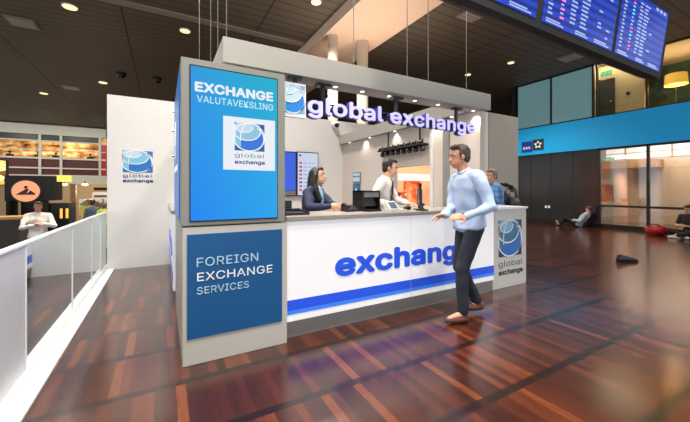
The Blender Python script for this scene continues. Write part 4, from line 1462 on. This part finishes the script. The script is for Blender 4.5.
# food hall people at left
person('man in a white shirt standing by the cafe counter with raised hands', (-2.6, 10.35, -0.75), -74, 1.80,
    J=dict(wr_l=(0.27, 0.06, 1.24), wr_r=(0.27, -0.06, 1.22)), head=(0, 10, 0), hair_m='hair_brown', skin='skin_tan', top='white_shirt', bottom='shadow_cloth', vox=0.013,
    poles=dict(l=(0, 0.9, -0.8), r=(0, -0.9, -0.8)), sleeve=1.0)
for (x, y, yaw, H, hm, tp, bt, lb) in ((-2.15, 14.3, 60, 1.74, 'hair_brown', 'steel_blue', 'charcoal', 'person in a grey-blue top standing before the goods shelf'),
                                      (-1.72, 13.6, 80, 1.66, 'hair_grey', 'lime', 'paper', 'person in a lime yellow top beside the goods shelf'),
                                      (-1.35, 14.0, 100, 1.76, 'hair_black', 'shadow_cloth', 'shadow_cloth', 'person in dark clothes nearest the tall white wall in the food hall')):
    person(lb, (x, y, -0.75), yaw, H, hair_m=hm, skin='skin_tan', top=tp, bottom=bt, vox=0.02, faced=False)
for (x, lb) in ((-8.84, 'dark seated figure furthest left behind the upstairs restaurant windows'), (-7.44, 'dark seated figure just left of the first white mullion upstairs'),
                (-6.5, 'dark seated figure between the two close white mullions upstairs'), (-4.6, 'dark seated figure nearest the red panel upstairs')):
    o, w, R3 = person(lb, (x, YF + 0.6, 2.5), 100, 1.44, hair_m='hair_black', skin='skin_tan', top='shadow_cloth', bottom='shadow_cloth', vox=0.03, faced=False, group='seated diners upstairs')  # dark clothes and hair stand in for backlit silhouettes

# sitting on the floor by the lounge glass
person('person in a dark grey t-shirt sitting on the floor against the lounge glass', (12.55, 3.16, 0), 165, 1.75,
    J=dict(pelvis=(0, 0, 0.13), waist=(-0.02, 0, 0.28), chest=(0.03, 0, 0.47), collar=(0.05, 0, 0.62), neck=(0.07, 0, 0.68), head=(0.11, 0, 0.80), sh_l=(0.05, 0.185, 0.59), sh_r=(0.05, -0.185, 0.59),
           hip_l=(0.03, 0.1, 0.12), hip_r=(0.03, -0.1, 0.12), kn_l=(0.36, 0.26, 0.20), kn_r=(0.36, -0.26, 0.20), an_l=(0.42, -0.06, 0.09), an_r=(0.30, 0.05, 0.09), to_l=(0.52, -0.14, 0.06), to_r=(0.40, 0.16, 0.06),
           wr_l=(0.36, 0.10, 0.36), wr_r=(0.36, -0.10, 0.36)), head=(0, 25, 0), hair_m='hair_black', top='charcoal', bottom='shadow_cloth', shoe='paper', sleeve=0.6, vox=0.014, faced=True)
person('person in a pale top slumped on the floor against the dark wall', (12.98, 6.12, 0), 100, 1.66,
    J=dict(pelvis=(0, 0, 0.12), waist=(-0.09, 0, 0.25), chest=(-0.20, 0, 0.39), collar=(-0.28, 0, 0.50), neck=(-0.31, 0, 0.56), head=(-0.33, 0, 0.68), sh_l=(-0.27, 0.17, 0.48), sh_r=(-0.27, -0.17, 0.48),
           hip_l=(0.04, 0.09, 0.11), hip_r=(0.04, -0.09, 0.11), kn_l=(0.36, 0.13, 0.34), kn_r=(0.40, -0.10, 0.26), an_l=(0.56, 0.12, 0.08), an_r=(0.68, -0.1, 0.08), to_l=(0.70, 0.14, 0.04), to_r=(0.78, -0.12, 0.18),
           wr_l=(0.12, 0.16, 0.25), wr_r=(0.10, -0.16, 0.25)), head=(0, 10, 0), hair_m='hair_brown', top='pale_top', bottom='shadow_cloth', vox=0.016, faced=True)

rbg = thing('red_bag', 'red bag on the floor beside the person sitting by the lounge glass', 'bag', (12.55, 3.86, 0))
mb = MB()
mb.ell((12.55, 3.86, 0.15), (0.17, 0.29, 0.15)).ell((12.53, 3.76, 0.17), (0.14, 0.16, 0.15))
solid('bag_body', mb, 0.018, M['red_bag'], rbg, 2, 0.03, 6)
MB().tube([(12.43, 3.72, 0.24), (12.41, 3.80, 0.33), (12.41, 3.92, 0.33), (12.43, 4.01, 0.22)], 0.014, 8).build('handle', M['black_matt'], rbg, 0, True)
sho = thing('lone_shoe', 'black shoe on the floor in the middle of the open hall at right', 'shoe', (7.44, 2.69, 0))
mb = MB()
mb.cap((7.30, 2.77, 0.055), (7.45, 2.685, 0.055), 0.05, 0.05).cap((7.45, 2.685, 0.05), (7.56, 2.62, 0.042), 0.05, 0.036).cap((7.30, 2.77, 0.06), (7.315, 2.763, 0.105), 0.046, 0.044).cap((7.32, 2.76, 0.10), (7.45, 2.685, 0.06), 0.042, 0.036)
solid('upper', mb, 0.011, M['black_leather'], sho, 2)
mb = MB()
mb.cap((7.29, 2.775, 0.012), (7.57, 2.615, 0.012), 0.046, 0.042)
for i, q in enumerate(mb.v):
    mb.v[i] = (q[0], q[1], max(0.0, min(0.02, q[2])))
mb.build('sole', M['black_matt'], sho)
ws = thing('wall_socket', 'pair of small white sockets low on the dark wall left of the slumped person', 'socket', (13.39, 7.42, 0.6))
for y in (7.36, 7.48):
    box('cover', 13.385, 13.40, y - 0.04, y + 0.04, 0.60, 0.70, M['print_white'], ws, 0.003)


# ================================================================== light, sky, camera
wd = bpy.data.worlds.new('sky')
SC.world = wd
wd.use_nodes = True
bg = wd.node_tree.nodes['Background']
bg.inputs[0].default_value = (0.86, 0.93, 1.0, 1)
bg.inputs[1].default_value = 1.4


def lamp(kind, name, loc, energy, col=(1, 0.93, 0.84), rot=None, **kw):
    l = bpy.data.lights.new(name, kind)
    l.energy = energy
    l.color = col
    for k, v in kw.items():
        setattr(l, k, v)
    o = bpy.data.objects.new(name, l)
    COL.objects.link(o)
    o.location = loc
    if rot:
        o.rotation_euler = rot
    return o


for x, y, r, lb in DOWN:
    lamp('SPOT', 'ceiling_spot', (x, y, 5.70), 900, (1, 0.88, 0.7), None, spot_size=2.2, spot_blend=0.8, shadow_soft_size=0.15)
for x, y in ((-0.4, 5.0), (1.0, 0.5), (3.0, 0.8), (0.2, 1.6), (2.2, 4.6), (6.8, 3.2), (-0.4, 3.0)):  # extra spots out of view, without fittings, added to light the hall
    lamp('SPOT', 'ceiling_spot', (x, y, 5.70), 800, (1, 0.93, 0.83), None, spot_size=2.0, spot_blend=0.9, shadow_soft_size=0.2)
for p in SPOTS:
    lamp('SPOT', 'beam_spot', p, 13, (1, 0.92, 0.82), None, spot_size=1.9, spot_blend=0.6, shadow_soft_size=0.03)
for y in (3.6, 4.6, 5.6):
    lamp('SPOT', 'beam_spot', (3.575, y, 2.34), 8, (1, 0.92, 0.82), None, spot_size=2.0, spot_blend=0.6, shadow_soft_size=0.03)
lamp('AREA', 'lounge_lamp', (15.4, 4.0, 3.45), 330, (1, 0.9, 0.78), None, shape='RECTANGLE', size=2.0, size_y=4.0)
lamp('AREA', 'corridor_lamp', (14.05, 5.6, 5.97), 55, (1, 0.8, 0.55), None, shape='RECTANGLE', size=0.5, size_y=2.0)
lamp('POINT', 'shade_bulb', (15, 4.13, 5.0), 90, (1, 0.72, 0.36), None, shadow_soft_size=0.1)
for x, y, z in ((4.1, 6.9, 2.95), (5.0, 6.9, 2.95), (4.4, 6.66, 2.95)):  # unseen spots added to brighten the bulkhead from below
    lamp('SPOT', 'bulkhead_fill', (x, y, z), 100, (1, 0.86, 0.72), (PI, 0, 0), spot_size=2.2, spot_blend=0.9, shadow_soft_size=0.15)
lamp('POINT', 'cafe_lamp', (-2.6, 17.5, 1.3), 60, (1, 0.8, 0.55), None, shadow_soft_size=0.2)
for x in (-9, -6, -3.5):  # unseen spots added to brighten the far fascia
    lamp('SPOT', 'fascia_fill', (x, 24.5, 5.7), 380, (1, 0.93, 0.8), (0.75, 0, 0), spot_size=2.2, spot_blend=0.8, shadow_soft_size=0.2)
for x, y in ((-3.0, 9.2), (-2.2, 12.0), (-1.6, 14.6), (-4.6, 12.0)):  # unseen spots added over the cafe to lift its brightness
    lamp('SPOT', 'cafe_fill', (x, y, 5.6), 420, (1, 0.88, 0.7), None, spot_size=1.1, spot_blend=0.8, shadow_soft_size=0.15)
lamp('POINT', 'restaurant_lamp', (-6, 29.9, 4.6), 60, (1, 0.75, 0.42), None, shadow_soft_size=0.2)
lamp('AREA', 'shop_lamp', (6.7, 7.2, 2.95), 60, (1, 0.88, 0.74), None, shape='RECTANGLE', size=2.0, size_y=0.8)

cam = bpy.data.cameras.new('camera')
co = bpy.data.objects.new('camera', cam)
COL.objects.link(co)
cam.sensor_fit = 'HORIZONTAL'
cam.sensor_width = 36
cam.lens = 36 * 326 / 690
cam.shift_y = -21 / 690
cam.clip_start = 0.05
cam.clip_end = 200
co.location = (0, 0, 1.32)
co.rotation_euler = (PI / 2, 0, -math.atan(182 / 326))
SC.camera = co
SC.view_settings.view_transform = 'Standard'
SC.view_settings.look = 'None'
SC.view_settings.gamma = 1
SC.view_settings.use_curve_mapping = False
SC.view_settings.exposure = 0.0
